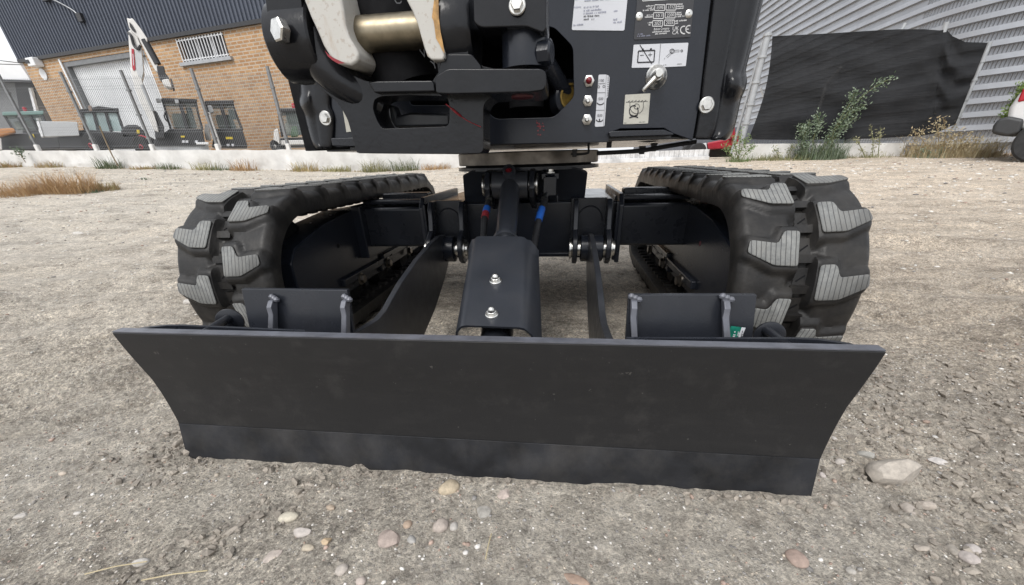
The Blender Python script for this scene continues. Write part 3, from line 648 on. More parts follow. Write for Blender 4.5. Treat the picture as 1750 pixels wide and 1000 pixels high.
# hoses
def bez(pts, n=14):
    """Catmull-Rom through points"""
    p = [Vector(q) for q in pts]; p = [p[0]*2-p[1]]+p+[p[-1]*2-p[-2]]; out = []
    for i in range(1, len(p)-2):
        for j in range(n):
            t_ = j/n; a, b, c, d = p[i-1], p[i], p[i+1], p[i+2]
            out.append(.5*((2*b)+(c-a)*t_+(2*a-5*b+4*c-d)*t_*t_+(3*b-a-3*c+d)*t_**3))
    return out+[p[-2]]
def hose(name, pts, r, bands, fit):
    path = bez(pts); u = MB(); u.tube(path, r, 10); h = u.build(name, RUBH, EX, smooth=True)
    sp = MB(); k = len(path); hel = []
    for i in range(k*4-4):                                             # spiral guard
        t_ = i/4; a = path[int(t_)]; b = path[min(int(t_)+1, k-1)]; q = a.lerp(b, t_-int(t_)); d = (b-a).normalized() if (b-a).length > 0 else Vector((0,0,1)); uu = d.orthogonal().normalized(); ww = d.cross(uu)
        hel.append(q+(uu*math.cos(i*.9)+ww*math.sin(i*.9))*r)
    sp.tube(hel, .0012, 4); sp.build('spiral_guard', RUBH, h, smooth=True)
    for a, b, m in bands:
        i, j = int(a*(k-1)), int(b*(k-1)); v_ = MB(); v_.tube(path[i:j+1], r+.0016, 12); v_.build('hose_band', m, h, smooth=True)
    v_ = MB(); e = path[-1]; d = (path[-1]-path[-3]).normalized(); hexbolt(v_, e, d, r*1.15, .018); v_.lathe(e+d*.016, d, [(0,r*.8),(.02,r*.8)], 12); v_.build('hose_fitting', ZINC if fit else RUBH, h, smooth=True, angle=30)
    return h
hose('hydraulic_hose', [at(820,470,Y=.50), at(826,405,Y=.66), at(828,375,Y=.72), at(835,345,Y=.80)], .0105, [(.70,.80,REDB),(.80,.90,BLUE)], True)
hose('hydraulic_hose', [at(905,470,Y=.50), at(914,412,Y=.66), at(921,375,Y=.74), at(930,344,Y=.82)], .0105, [(.66,.86,BLUE)], True)
u = MB(); p0 = at(940,318,Y=.88); u.box(p0, (.045,.05,.06)); u.box(p0+Vector((0,.02,.03)), (.06,.06,.02)); u.lathe(p0+Vector((.0,0,.03)), (0,0,1), [(0,.02),(.006,.02),(.007,.012)], 16); pb = u.build('hose_port_block', GLOSS, EX, bevel=.003)
u = MB(); hexbolt(u, p0+Vector((0,0,.04)), (0,0,1), .010, .010, .016); u.build('port_bolt', ZINC, pb, smooth=True, angle=30)
u = MB(); u.tube(bez([at(915,337,Y=.9), at(930,330,Y=.87), at(950,333,Y=.87), at(953,345,Y=.87)]), .003, 6); u.build('spring_clip', GLOSS, pb, smooth=True)

# ---------------- push arms
upper = [(.06,.286),(.10,.279),(.17,.268),(.235,.262),(.285,.268),(.33,.282),(.40,.302),(.55,.332),(.70,.352),(.80,.358),(.86,.352)]
lower = [(.905,.32),(.91,.29),(.885,.258),(.80,.205),(.65,.14),(.50,.098),(.36,.082),(.20,.07),(.03,.06)]
for xc in (-.257, .283):
    u = MB(); u.prism([(xc-.008, y_, z_) for y_, z_ in upper+lower], (.016,0,0)); arm = u.build('push_arm', ARMEDGE, EX, bevel=.002)
    u = MB(); u.lathe((xc-.034,.852,.302), (1,0,0), [(0,.04),(.003,.046),(.077,.046),(.080,.04)], 28); u.build('arm_boss', GLOSS, arm, smooth=True, angle=35)

# ---------------- dozer blade
BW = .68
front = [(0,.318),(.005,.285),(.013,.245),(.023,.200),(.0265,.165),(.028,.135),(.0285,.10),(.028,.078)]
back = [(y_+.014, z_) for y_, z_ in front[::-1]]; back[-1] = (.0205,.316); back[-2] = (.0205,.285)
u = MB(); u.prism([(-BW, y_, z_) for y_, z_ in front+back], (2*BW,0,0)); bl = u.build('dozer_blade', BLADE, EX, smooth=True, angle=30)
bv = bl.modifiers.new('bevel', 'BEVEL'); bv.width = .0015; bv.segments = 2; bv.limit_method = 'ANGLE'; bv.angle_limit = R_(45)
u = MB(); u.prism([(-BW+.002, y_, z_) for y_, z_ in [(.0262,.080),(.018,.045),(.007,-.004),(.005,-.02),(.016,-.02),(.036,.079)]], (2*BW-.004,0,0)); u.build('cutting_edge', EDGE, bl, bevel=.0008)
u = MB(); u.box2((-BW+.001,.0012,.3185),(BW-.001,.0200,.3205)); u.build('top_edge_sheen', SHEEN, bl)  # strip whose lighter colour stands in for sky reflected on the edge
for sx in (-1, 1):
    # channel behind each end of the blade
    pl = [(.655,.026),(.650,.036),(.635,.043),(.610,.052),(.575,.054),(.42,.046),(.30,.040)]
    u = MB(); u.prism([(sx*x_, y_, .262) for x_, y_ in pl]+[(sx*(x_-.004), y_-.007, .262) for x_, y_ in pl[::-1]], (0,0,.054)); u.build('end_stiffener', PAINT, bl, smooth=True, angle=35)
    # storage bracket: plate with two upright ribs
    if sx < 0: q = [(412,494),(593,496),(606,585),(430,580)]; ribs = (463, 588)
    else: q = [(1074,504),(1294,504),(1284,600),(1068,596)]; ribs = (1084, 1242)
    P4 = [at(*c_, Y=y_) for c_, y_ in zip(q, (.125,.125,.105,.105))]
    d0 = (P4[3]-P4[0]); d1 = (P4[2]-P4[1]); P4[3] = P4[0]+d0*2.0; P4[2] = P4[1]+d1*2.0
    u = MB(); u.prism(P4, (0,.011,.0)); br = u.build('storage_bracket', PAINT, bl, bevel=.0015)
    for rx in ribs:
        a = at(rx,512,Y=.108); b = at(rx+2,590,Y=.085); hh = Vector((.0055,0,0)); bq = (b-a)*1.9
        prof = [a+Vector((0,.014,0)), a+Vector((0,-.004,-.002)), a+Vector((0,-.014,-.012)), a+Vector((0,-.016,-.028)), a+bq+Vector((0,-.016,0)), a+bq+Vector((0,.014,0))]
        u = MB(); u.prism([p_-hh for p_ in prof], hh*2); rb = u.build('bracket_rib', SHEEN, br, bevel=.002)
        w = MB()
        for k_ in range(3):
            o_ = a+Vector((-.004+.006*k_, .010-.003*k_, .003-.002*k_)); w.lathe(o_-Vector((0,0,.006)), (.1*k_,0,1), [(0,.002),(.003,.006),(.007,.0065),(.011,.003)], 10)
        w.build('weld_bead', SHEEN, br, smooth=True)
    # locking pin with its disc
    if sx < 0: e0, e1, dc = at(350,570,Y=.03), at(392,543,Y=.135), at(391,545,Y=.13)
    else: e0, e1, dc = at(1352,598,Y=.03), at(1308,563,Y=.135), at(1316,570,Y=.13)
    u = MB(); u.tube([e0, e1], .0088, 14); lp = u.build('locking_pin', PAINT, bl, smooth=True, angle=35)
    dd = (e1-e0).normalized(); u = MB(); u.lathe(dc-dd*.002+Vector((0,0,-.006)), dd, [(0,.026),(.001,.028),(.006,.028),(.007,.026)], 28); u.build('pin_disc', PAINT, lp, smooth=True, angle=35)
# torn green sticker on the right bracket
u = MB(); q = [(1249,557),(1274,560),(1262,590),(1242,588)]
SP = [at(x_, y_, Y=.098) for x_, y_ in q]
u.mat(0).add(SP, [(0,1,2,3)])
v0, v1, v3 = SP[1], SP[1]-(SP[1]-SP[0])*.28, SP[3]; sh = Vector((0,-.0008,0))
u.mat(1).add([SP[1]+sh, SP[1].lerp(SP[0],.27)+sh, SP[2].lerp(SP[3],.27)+sh, SP[2]+sh], [(0,1,2,3)])
def print_on(mb, mi, txt, origin, ex, ey, size, width=None, lift=None):
    """lettering on a face: origin lower left, ex/ey unit directions, fitted to width"""
    v_, f_ = text_mesh(txt, size)
    if not v_: return
    w_ = max(q.x for q in v_); sx_ = (width/w_) if width else 1.0
    mb.mat(mi).add([origin+ex*q.x*sx_+ey*q.y+(lift or Vector((0,0,0))) for q in v_], f_)
ex = (SP[3]-SP[0]).normalized(); ey = (SP[1]-SP[0]).normalized()
def scribble(mb, mi, origin, ex, ey, width, h, lift, seed=0):
    """lettering too small to read: a row of short strokes"""
    rg = random.Random(seed); x_ = 0
    while x_ < width:
        w_ = h*rg.uniform(.25,.6); y0 = rg.choice((0,0,.0,.1))*h; h_ = h*rg.uniform(.6,1)
        o_ = origin+ex*x_+ey*y0+lift; mb.mat(mi).add([o_, o_+ex*w_, o_+ex*w_+ey*h_, o_+ey*h_], [(0,1,2,3)]); x_ += w_+h*(.25 if rg.random() < .8 else .9)
for k_ in range(3): scribble(u, 1, SP[0]+ey*(.007+.0065*k_)+ex*.009, ex, ey, .018-.002*k_, .0042, sh*1.5, k_)
scribble(u, 2, SP[0].lerp(SP[1],.80)+ex*.006, ex, ey, .022, .0028, sh*2, 9)
u.build('green_sticker', [GREENS, STICK, INK], bl)

# ---------------- upper structure
PY = .65                                           # plane of the front panel
def pp(pts, **k): return [at(x_, y_, **k) for x_, y_ in pts]
outer = pp([(556,120),(556,210),(575,252),(1040,243),(1044,226),(1060,220),(1135,219),(1150,228),(1184,240),(1196,170),(1222,-60),(540,-60)], Y=PY)
hole = pp(fillet([(700,44),(946,46),(979,80),(981,166),(947,200.5),(846,203.5),(824,180),(700,180)], 9), Y=PY)
panel = plate('front_panel', outer, [hole], (0,.010,0), GLOSS, EX, bevel=.0015); panel['label'] = 'black painted front panel with stickers and grease nipples'
# body behind the panel: floor, sides, dark inside
zt = 1.35
u = MB(); u.box2((-.535,.672,.628),(.545,1.75,.640)); u.build('belly_plate', BELLY, EX, bevel=.002)
u = MB(); u.box2((-.52,.67,.655),(-.50,1.74,zt)); u.box2((.50,.67,.655),(.52,1.74,zt)); u.box2((-.52,1.72,.655),(.52,1.74,zt)); u.box2((-.50,1.05,.645),(.50,1.07,zt-.01)); u.box2((-.53,.67,zt),(.53,1.74,zt+.02)); u.build('upper_body', PAINT, EX, bevel=.01)
u = MB(); u.box2((-.5,.93,.66),(.5,.94,zt-.02)); u.build('inner_bulkhead', DARK, EX)
for a_, b_ in ((-.60,-.46),(.47,.60)):
    u = MB(); u.box2((a_,.668,.632),(b_,.690,zt)); u.build('panel_backing', DARK, EX)
u = MB(); u.box2((-.45,.664,.905),(.465,.674,zt)); u.build('upper_front_panel', PAINT, EX, bevel=.003)
# lips under the panel
u = MB(); q = pp([(1040,226),(1046,224),(1135,221.5),(1151,228),(1151,231),(1043,234.5)], Y=PY-.03); u.prism(q, (0,.07,0)); u.build('panel_lip', PAINT, EX, bevel=.003)
u = MB(); q = pp([(565,236),(606,235),(608,251),(568,250)], Y=PY-.05); u.prism(q, (0,.06,0)); u.build('panel_lip', PAINT, EX, bevel=.003)
# cast corner guards: a ridged post on each side
def guard(cols, name, cat_x):
    """rows of picture points (left edge .. right edge) at several heights, swept to a rounded bar"""
    vs = []; n = len(cols[0][1]); mb = MB()
    for y_, xs_ in cols:
        vs += [at(x_, y_, Y=PY+dy) for x_, dy in xs_]
    k = len(cols); back = []
    mb.add(vs, [(i*n+j, i*n+j+1, (i+1)*n+j+1, (i+1)*n+j) for i in range(k-1) for j in range(n-1)])
    o = mb.build(name, CAST, EX, smooth=True, angle=70)
    so_ = o.modifiers.new('solid', 'SOLIDIFY'); so_.thickness = .012; so_.offset = 0
    sb = o.modifiers.new('sub', 'SUBSURF'); sb.levels = 1; sb.render_levels = 2
    return o
rows = []
for y_, xl, xr, bulge in ((-60,1224,1312,0),(0,1218,1301,0),(40,1213,1291,0),(80,1208,1281,0),(110,1204,1273,0),(126,1202,1270,.004),(134,1201,1273,.016),(142,1200,1273,.020),(152,1199,1271,.018),(162,1198,1266,.006),(172,1197,1262,0),(200,1193,1257,0),(222,1189,1251,0),(234,1187,1246,.006),(239,1187,1236,.012)):
    w_ = xr-xl
    rows.append((y_, [(xl,-.004),(xl+w_*.30,-.006),(xl+w_*.45,-.008),(xl+w_*.52,.004),(xl+w_*.66,-.002-bulge),(xl+w_*.80,-.004-bulge),(xl+w_*.93,.006-bulge*.5),(xr,.035),(xr-1,.10),(xr-6,.22)]))
gr = guard(rows, 'corner_guard', 1)
rows = []
for y_, xl, xr, bulge in ((-60,488,560,0),(0,498,566,0),(60,505,566,0),(110,508,566,0),(140,511,565,0),(158,513,565,.004),(166,511,565,.014),(174,510,565,.016),(184,513,565,.010),(194,519,572,.002),(212,523,572,0),(235,529,571,0),(248,534,569,.004),(254,541,568,.012)):
    w_ = xr-xl
    rows.append((y_, [(xl+4,.22),(xl+1,.10),(xl,.035),(xl+w_*.12,.006-bulge*.5),(xl+w_*.28,-.002-bulge),(xl+w_*.42,.0-bulge*.4),(xl+w_*.50,-.006),(xl+w_*.7,-.006),(xr,-.004)]))
gl = guard(rows, 'corner_guard', -1)
for (px, py), par in (((1207,180), gr), ((557,202.5), gl)):
    u = MB(); hexbolt(u, at(px, py, Y=PY-.010), (0,-1,0), .0125, .010, .0185); u.build('guard_bolt', ZINC, par, smooth=True, angle=30)
# grease nipples, isolator lever
for px, py, m in ((1006.5,139,GREASE),(1004.5,173,ZINC),(1003,205,ZINC)):
    u = MB(); hexbolt(u, at(px,py,Y=PY-.002), (0,-1,0), .0135, .006); u.lathe(at(px,py,Y=PY-.008), (0,-1,0), [(0,.010),(.004,.0095),(.005,.006),(.012,.005),(.014,.003)], 16); nb = u.build('grease_bulkhead_nut', ZINC, panel, smooth=True, angle=30)
    if m is GREASE:
        u = MB(); u.lathe(at(px,py-1,Y=PY-.012), (0,-1,0), [(0,.008),(.006,.0075),(.010,.004),(.011,.001)], 14); u.build('grease_blob', GREASE, panel, smooth=True)
u = MB(); c_ = at(1121,132,Y=PY-.001)
u.lathe(c_, (0,-1,0), [(0,.026),(.004,.026),(.007,.022),(.014,.019),(.018,.014),(.026,.012),(.028,.010)], 28)
lv = u.build('isolator_boss', ZINC, panel, smooth=True, angle=30)
u = MB(); a_ = at(1124,128,Y=PY-.040); b_ = at(1099,155,Y=PY-.040); u.tube([a_, a_.lerp(b_,.05), a_.lerp(b_,.95), b_], [.0045,.0056,.0056,.0045], 14); u.lathe(at(1124,127,Y=PY-.028), (0,-1,0), [(0,.0105),(.018,.0105),(.020,.008)], 20); u.build('isolator_lever', ZINC, panel, smooth=True, angle=30)
# ---- stickers and plates
EXv = Vector((1,0,0)); EZv = Vector((0,0,1)); LIFT = Vector((0,-.0008,0))
def decal(name, pxq, mat, mats, draw, rad=2.5, off=.0016):
    q = pp(fillet(pxq, rad, 3), Y=PY-off); mb = MB(); mb.mat(0).add(q, [tuple(range(len(q)))])
    draw(mb, lambda x_, y_: at(x_, y_, Y=PY-off)); return mb.build(name, [mat]+mats, panel)
def stroke(mb, mi, S_, a, b, w_):
    p, q = S_(*a), S_(*b); d = (q-p).normalized(); s_ = d.cross(Vector((0,1,0)))*w_/2
    mb.mat(mi).add([p+s_+LIFT, q+s_+LIFT, q-s_+LIFT, p-s_+LIFT], [(0,1,2,3)])
def arcs(mb, mi, S_, c, r, a0, a1, w_, n=14, ry=None):
    pt = [(c[0]+r*math.cos(R_(a0+(a1-a0)*i/n)), c[1]-(ry or r)*math.sin(R_(a0+(a1-a0)*i/n))) for i in range(n+1)]
    for a, b in zip(pt, pt[1:]): stroke(mb, mi, S_, a, b, w_)
def d_addr(mb, S_):
    print_on(mb, 2, 'Address:', S_(981,14.5), EXv, EZv, .0058, .017, LIFT)
    scribble(mb, 2, S_(983,.5), EXv, EZv, .010, .0035, LIFT, 1); scribble(mb, 2, S_(999,3.0), EXv, EZv, .060, .0036, LIFT, 2)
    for k_, (y_, w_) in enumerate(((14.5,.034),(20,.040),(25,.052),(30,.037),(34.8,.012))): scribble(mb, 2 if k_ < 3 else 1, S_(997.5,y_), EXv, EZv, w_, .0036, LIFT, 3+k_)
    scribble(mb, 1, S_(1011,34.8), EXv, EZv, .006, .0036, LIFT, 11); scribble(mb, 2, S_(1049,20.5), EXv, EZv, .009, .0034, LIFT, 12)
    scribble(mb, 2, S_(1048,35), EXv, EZv, .012, .0036, LIFT, 13); scribble(mb, 2, S_(1048,40), EXv, EZv, .018, .0036, LIFT, 14); scribble(mb, 2, S_(980,44.5), EXv, EZv, .023, .0034, LIFT, 15)
decal('white_address_label', [(986,-40),(1076,-40),(1067,52.5),(977,51.5)], STICK, [INK, INKG], d_addr, 3)
def d_plate(mb, S_):
    for (x0, y0, x1, y1), s_ in (((1119,8.5,1136,18.5),'1595'),((1138.5,7.5,1155.5,17.5),'1712'),((1117,22,1134,32),'10.1'),((1137,21,1154,31),'2200'),((1115.5,35.5,1132.5,45),'2025'),((1135.5,34.5,1152.5,44),'2025')):
        for a, b in (((x0,y0),(x1,y0)),((x1,y0),(x1-.6,y1)),((x1-.6,y1),(x0-.6,y1)),((x0-.6,y1),(x0,y0))): stroke(mb, 1, S_, a, b, .0014)
        print_on(mb, 1, s_, S_(x0+2.2, y1-2), EXv, EZv, .0085, .016, LIFT)
    for k_, (x_, y_, w_) in enumerate(((1104,12,.017),(1107,16,.013),(1098.5,19.5,.024),(1156.5,9,.013),(1156.5,12.5,.018),(1156,16.2,.015),(1105,27.5,.013),(1102,31,.016),(1156,23.5,.010),(1155.5,26.8,.011),(1155,30,.018),(1107,40.5,.009),(1108.5,44,.006),(1154,37.5,.026),(1154,41.5,.008),(1114.5,56.5,.041),(1119.5,59.5,.027),(1090,60,.013),(1089,63.5,.030))):
        scribble(mb, 1 if k_ < 17 else 2, S_(x_, y_), EXv, EZv, w_, .0028, LIFT, 40+k_)
    print_on(mb, 1, 'Bobcat Company', S_(1117,52.3), EXv, EZv, .0068, .036, LIFT)
    print_on(mb, 1, 'UK', S_(1148.5,52.3), EXv, EZv, .0105, .0150, LIFT); print_on(mb, 1, 'CA', S_(1148,59.3), EXv, EZv, .0105, .0150, LIFT)
    arcs(mb, 1, S_, (1169,51.5), 6.2, 75, 285, .0022, ry=6.4); arcs(mb, 1, S_, (1178,50.3), 6.2, 75, 285, .0022, ry=6.4); stroke(mb, 1, S_, (1171.8,50.3), (1176.8,50.1), .0020)
    for a, b in (((1098.5,-5),(1098,2)),((1098,2),(1142,-.6))): stroke(mb, 1, S_, a, b, .0014)
npl = decal('name_plate', [(1092,-40),(1190,-40),(1180,63.5),(1083,68)], PLATEB, [WINK, INKG], d_plate, 3, .0022)
for px, py in ((1092.5,28.5),(1177,23.8)):
    u = MB(); u.lathe(at(px,py,Y=PY-.002), (0,-1,0), [(0,.0085),(.001,.0082),(.003,.005),(.003,.0022),(.001,.002)], 20); u.build('plate_rivet', ZINC, panel, smooth=True, angle=40)
def d_batt(mb, S_):
    stroke(mb, 1, S_, (1129,75.6), (1125.5,113.5), .0010)
    for a, b, w_ in (((1091,87.5),(1119,86),.0026),((1119,86),(1117.3,105.8),.0026),((1117.3,106),(1089.5,107),.0026),((1089.5,107),(1091,87.5),.0026),((1093.5,77),(1114,109.5),.0018),((1093.8,94.8),(1100,94.4),.0012),((1107.5,94),(1114.5,93.5),.0012),((1111,90),(1110.8,97.5),.0012),((1097,84.8),(1100,84.7),.0035),((1110.5,84.2),(1114,84),.0035)): stroke(mb, 1, S_, a, b, w_)
    arcs(mb, 1, S_, (1148.5,87.5), 3.8, 0, 360, .0012); arcs(mb, 1, S_, (1148.5,87.5), 2, 0, 360, .0008); arcs(mb, 1, S_, (1165,87), 1.7, 0, 360, .0012)
    for a, b in (((1152,86),(1160.5,85.6)),((1152,89),(1160.5,88.6)),((1160.5,85.6),(1160.5,88.6)),((1146,90.5),(1138,97)),((1148,91.8),(1140,98.8)),((1136,99),(1135.5,102))): stroke(mb, 1, S_, a, b, .0007)
    scribble(mb, 1, S_(1133,112), EXv, EZv, .009, .0018, LIFT, 71); scribble(mb, 1, S_(1157,110.5), EXv, EZv, .012, .0018, LIFT, 72)
decal('battery_isolator_sticker', [(1083,76.5),(1176.5,73),(1172,113),(1131,115),(1079.5,116)], STICK, [INK], d_batt, 1.2)
def d_strip(mb, S_):
    stroke(mb, 1, S_, (1020.3,158.6), (1034.5,158.2), .0008); stroke(mb, 1, S_, (1018.5,188.6), (1032.5,188.4), .0008); stroke(mb, 1, S_, (1036.3,128), (1031,217), .0006)
    for s_, x_, y_ in (('/100',1022.5,140.5),('/500',1021.5,171.5),('/500',1020,200)): print_on(mb, 1, s_, S_(x_, y_), EXv, EZv, .0085, .014, LIFT)
    for x0, y0 in ((1021,147),(1030,146.5)): arcs(mb, 1, S_, (x0+2, y0+1.5), 2.0, 0, 360, .0010, 8)
    stroke(mb, 1, S_, (1021,143.5), (1034,143), .0009)
    for c_ in ((1026,173),(1024.5,202)): arcs(mb, 1, S_, c_, 6.5, 205, 335, .0022, ry=6)
    stroke(mb, 1, S_, (1024.5,203), (1024.6,207), .003)
    for k_ in range(11): stroke(mb, 1, S_, (1038.5-k_*.16, 132+k_*3.2), (1041-k_*.16, 131.8+k_*3.2), .0012)
decal('grease_interval_sticker', [(1023,127.5),(1037,127.5),(1042,131),(1039,166),(1036.5,168),(1033,216),(1016.5,217)], STICK, [INK], d_strip, 2.5)
def d_hook(mb, S_):
    stroke(mb, 1, S_, (1069.5,174.8), (1107,173.5), .0009)
    for k_ in range(6): stroke(mb, 1, S_, (1073+k_*5.6,174.5-k_*.2), (1076.5+k_*5.6,171.8-k_*.2), .0012)
    arcs(mb, 1, S_, (1088,181.5), 11.5, 180, 360, .0011, ry=13); stroke(mb, 1, S_, (1076.5,174.5), (1076.5,182), .0011); stroke(mb, 1, S_, (1099.5,173.8), (1099.5,182), .0011)
    arcs(mb, 1, S_, (1088,182), 4.6, 0, 360, .0011); arcs(mb, 1, S_, (1083,190), 7.5, 60, 320, .0026, ry=9.5); arcs(mb, 1, S_, (1083,190), 7.5, -60, 40, .0026, ry=9.5)
    stroke(mb, 1, S_, (1075.5,201.5), (1090,196.5), .0028); stroke(mb, 1, S_, (1077,196.5), (1090.5,201), .0028)
    scribble(mb, 1, S_(1092,209.5), EXv, EZv, .015, .0018, LIFT, 81); scribble(mb, 1, S_(1066.5,211), EXv, EZv, .006, .0018, LIFT, 82)
decal('tie_down_sticker', [(1068.5,162),(1111.5,159.5),(1107.5,211),(1065,212.5)], STICKD, [INK], d_hook, 1.0)
u = MB(); q = pp([(584,178),(592,176),(600,212),(600,225),(592,226)], Y=PY-.002); u.add(q, [tuple(range(5))]); u.build('white_sticker', STICKD, panel)
# smears of red grease on the panel
u = MB(); rg = random.Random(5)
for k_ in range(16):
    x_, y_ = 921+rg.gauss(0,3), 217+rg.gauss(0,6); p_ = at(x_, y_, Y=PY-.0012); r_ = rg.uniform(.0008,.0028)
    u.add([p_+Vector((math.cos(t_)*r_*rg.uniform(.6,1.6),0,math.sin(t_)*r_)) for t_ in np.linspace(0,6.28,7)[:-1]], [(0,1,2,3,4,5)])
u.build('grease_smear', GREASE, panel)
# swing cylinder seen through the opening
u = MB(); a_, b_ = at(938,112,Y=.70), at(968,160,Y=.74); u.tube([a_, b_], .021, 18); u.lathe(b_+Vector((.012,-.012,-.012)), (.4,-1,.15), [(-.05,.045),(0,.045),(.004,.040),(.004,.026),(-.01,.024)], 28); sc_ = u.build('swing_cylinder', PAINT, EX, smooth=True, angle=35)
u = MB(); u.lathe(b_+Vector((.0135,-.0175,-.011)), (.4,-1,.15), [(0,.033),(.003,.033),(.003,.028),(0,.028)], 28); u.build('cylinder_seal', YSEAL, sc_, smooth=True)
u = MB(); u.lathe(at(900,185,Y=.75), (0,0,1), [(0,.05),(.2,.05)], 20); u.build('cylinder_bracket', DARK, EX, smooth=True)
# grease lines under the body
for nm, pts, Y0, r_ in (('grease_line', [(1003,210),(1006,255),(1003,262),(985,264),(976,263)], .88, .0035), ('hydraulic_line', [(1006,242),(1060,238),(1110,241),(1150,233)], .80, .0035), ('hydraulic_line', [(1020,262),(1090,258),(1140,250),(1190,242)], .78, .006)):
    u = MB(); u.tube(bez([at(x_,y_,Y=Y0) for x_, y_ in pts], 6), r_, 8); u.build(nm, RUBH, EX, smooth=True)
for px, py in ((1041,247),(1097,258),(1117,253),(982,263)):
    u = MB(); c_ = at(px,py,Y=.79 if px > 1000 else .87); u.box(c_, (.014,.02,.018)); u.box(c_+Vector((0,0,.01)), (.018,.022,.006)); u.build('line_clip', RUBH, EX, bevel=.002)

# ---------------- swing casting and boom foot
SY = .40
web = [(508,104),(517,112),(527,118),(535,130),(541,146),(556,158),(572,171),(584,186),(594,205),(601,230),(609,262),(780,263.5),(822,262),(826.5,256),(826,182),(832,172),(848,161),(905,158),(905,120),(845,117),(822,112),(808,98),(762,98),(752,120),(742,133),(738,141),(646,142),(622,137),(600,127),(578,112),(562,96),(552,80),(540,60)]
slot = [(652,165),(700,163),(764,165),(768,180),(768,208),(764,216),(700,218.5),(653,220),(644,206),(637,186),(640,170)]
wb = plate('swing_casting', pp(fillet(web, 5, 2), Y=SY), [pp(fillet(slot, 5, 2), Y=SY)], (0,.09,0), CAST, EX, bevel=.013); wb['label'] = 'black swing casting carrying the white boom foot'
u = MB(); q = pp([(628,140),(645,138),(738,137),(742,142),(744,157),(640,159)], Y=SY-.018); u.prism(q, (0,.05,0)); u.build('saddle_ledge', CAST, wb, bevel=.008)
# ears (bosses) for the boom pin
BZ = at(648,60,Y=.43).z; BY = .43
xl0, xl1 = at(478,60,Y=BY).x, at(556,60,Y=BY).x; xr0, xr1 = at(752,60,Y=BY).x, at(814,60,Y=BY).x
u = MB(); u.lathe((xl0,BY,BZ-.005), (1,0,0), [(0,.060),(.008,.070),(.03,.073),(xl1-xl0-.004,.073),(xl1-xl0,.069)], 36)
u.prism([(xl0+.02,.37,BZ+.02),(xl0+.05,.37,BZ+.2),(xl0+.05,.50,BZ+.2),(xl0+.02,.50,BZ+.02)], (xl1-xl0-.03,0,0)); u.build('casting_ear', CAST, wb, smooth=True, angle=40)
u = MB(); u.lathe((xr0,BY,BZ-.005), (1,0,0), [(0,.069),(.004,.073),(xr1-xr0-.01,.073),(xr1-xr0,.066)], 36); u.prism([(xr0+.004,.375,BZ-.10),(xr0+.004,.36,BZ+.2),(xr0+.004,.50,BZ+.2),(xr0+.004,.48,BZ-.14)], (xr1-xr0-.012,0,0)); u.build('casting_ear', CAST, wb, smooth=True, angle=40)
u = MB(); hexbolt(u, at(486,55,Y=.352), (-.45,-1,.1), .021, .018, .0); u.build('ear_bolt', ZINC, wb, smooth=True, angle=30)
u = MB(); q = pp([(474,-30),(505,-30),(507,18),(478,22)], Y=.42); u.prism(q, (0,.06,0)); u.build('casting_bridge', CAST, wb, bevel=.01)
u = MB(); u.tube(bez([at(543,72,Y=.425), at(552,104,Y=.415), at(578,134,Y=.415), at(612,160,Y=.425), at(650,185,Y=.45)], 6), [.046-.0007*i for i in range(25)], 20); u.build('casting_arm', CAST, wb, smooth=True, angle=60)
u = MB(); q = pp(fillet([(756,92),(806,92),(822,112),(826,150),(745,150),(748,125)], 5, 3), Y=.368); u.prism(q, (0,.10,0)); u.build('casting_arm', CAST, wb, bevel=.015, seg=3)
# clevis of the swing cylinder: two arms, a hub, a pin
u = MB(); q = pp(fillet([(744,130),(765,117),(925,117),(933,123),(933,148),(928,155),(905,158),(770,161),(745,160)], 5, 3), Y=.345); u.prism(q, (0,.15,0)); u.build('clevis_arm', CAST, wb, bevel=.012, seg=3)
u = MB(); q = pp(fillet([(808,-40),(934,-40),(934,50),(928,57),(900,46),(822,48),(810,40)], 7, 3), Y=.345); u.prism(q, (0,.15,0)); u.build('clevis_arm', CAST, wb, bevel=.012, seg=3)
hc = at(898,85,Y=.405); u = MB(); u.lathe((hc.x,hc.y,at(898,119,Y=.405).z), (0,0,1), [(0,.048),(.004,.048),(.056,.048),(.066,.044),(.075,.030),(.09,.028)], 32); u.lathe(at(922,92,Y=.38), (1,-.25,0), [(0,.022),(.022,.022),(.026,.018)], 8); u.build('clevis_hub', GLOSS, wb, smooth=True, angle=35)
u = MB(); u.lathe(at(893,164,Y=.40), (0,0,-1), [(-.02,.024),(0,.0245),(.004,.023),(.005,.018)], 28); u.build('pin_cap', REDCAP, wb, smooth=True, angle=30)
u = MB(); hexbolt(u, at(884,10,Y=.343), (0,-1,.1), .0115, .010, .0155); u.build('clevis_bolt', ZINC, wb, smooth=True, angle=30)
# piece seen through the slot, and the dark depth behind
u = MB(); q = pp([(662,179),(672,180),(678,198),(700,192),(768,194),(768,216),(674,218),(666,205)], Y=.50); u.prism(q, (0,.04,.0)); u.build('casting_rear_block', ARMEDGE, wb, bevel=.006)
u = MB(); u.prism(pp([(590,40),(760,40),(760,140),(640,165),(600,150)], Y=.545), (0,.02,0)); u.build('casting_rear_wall', DARK, wb)
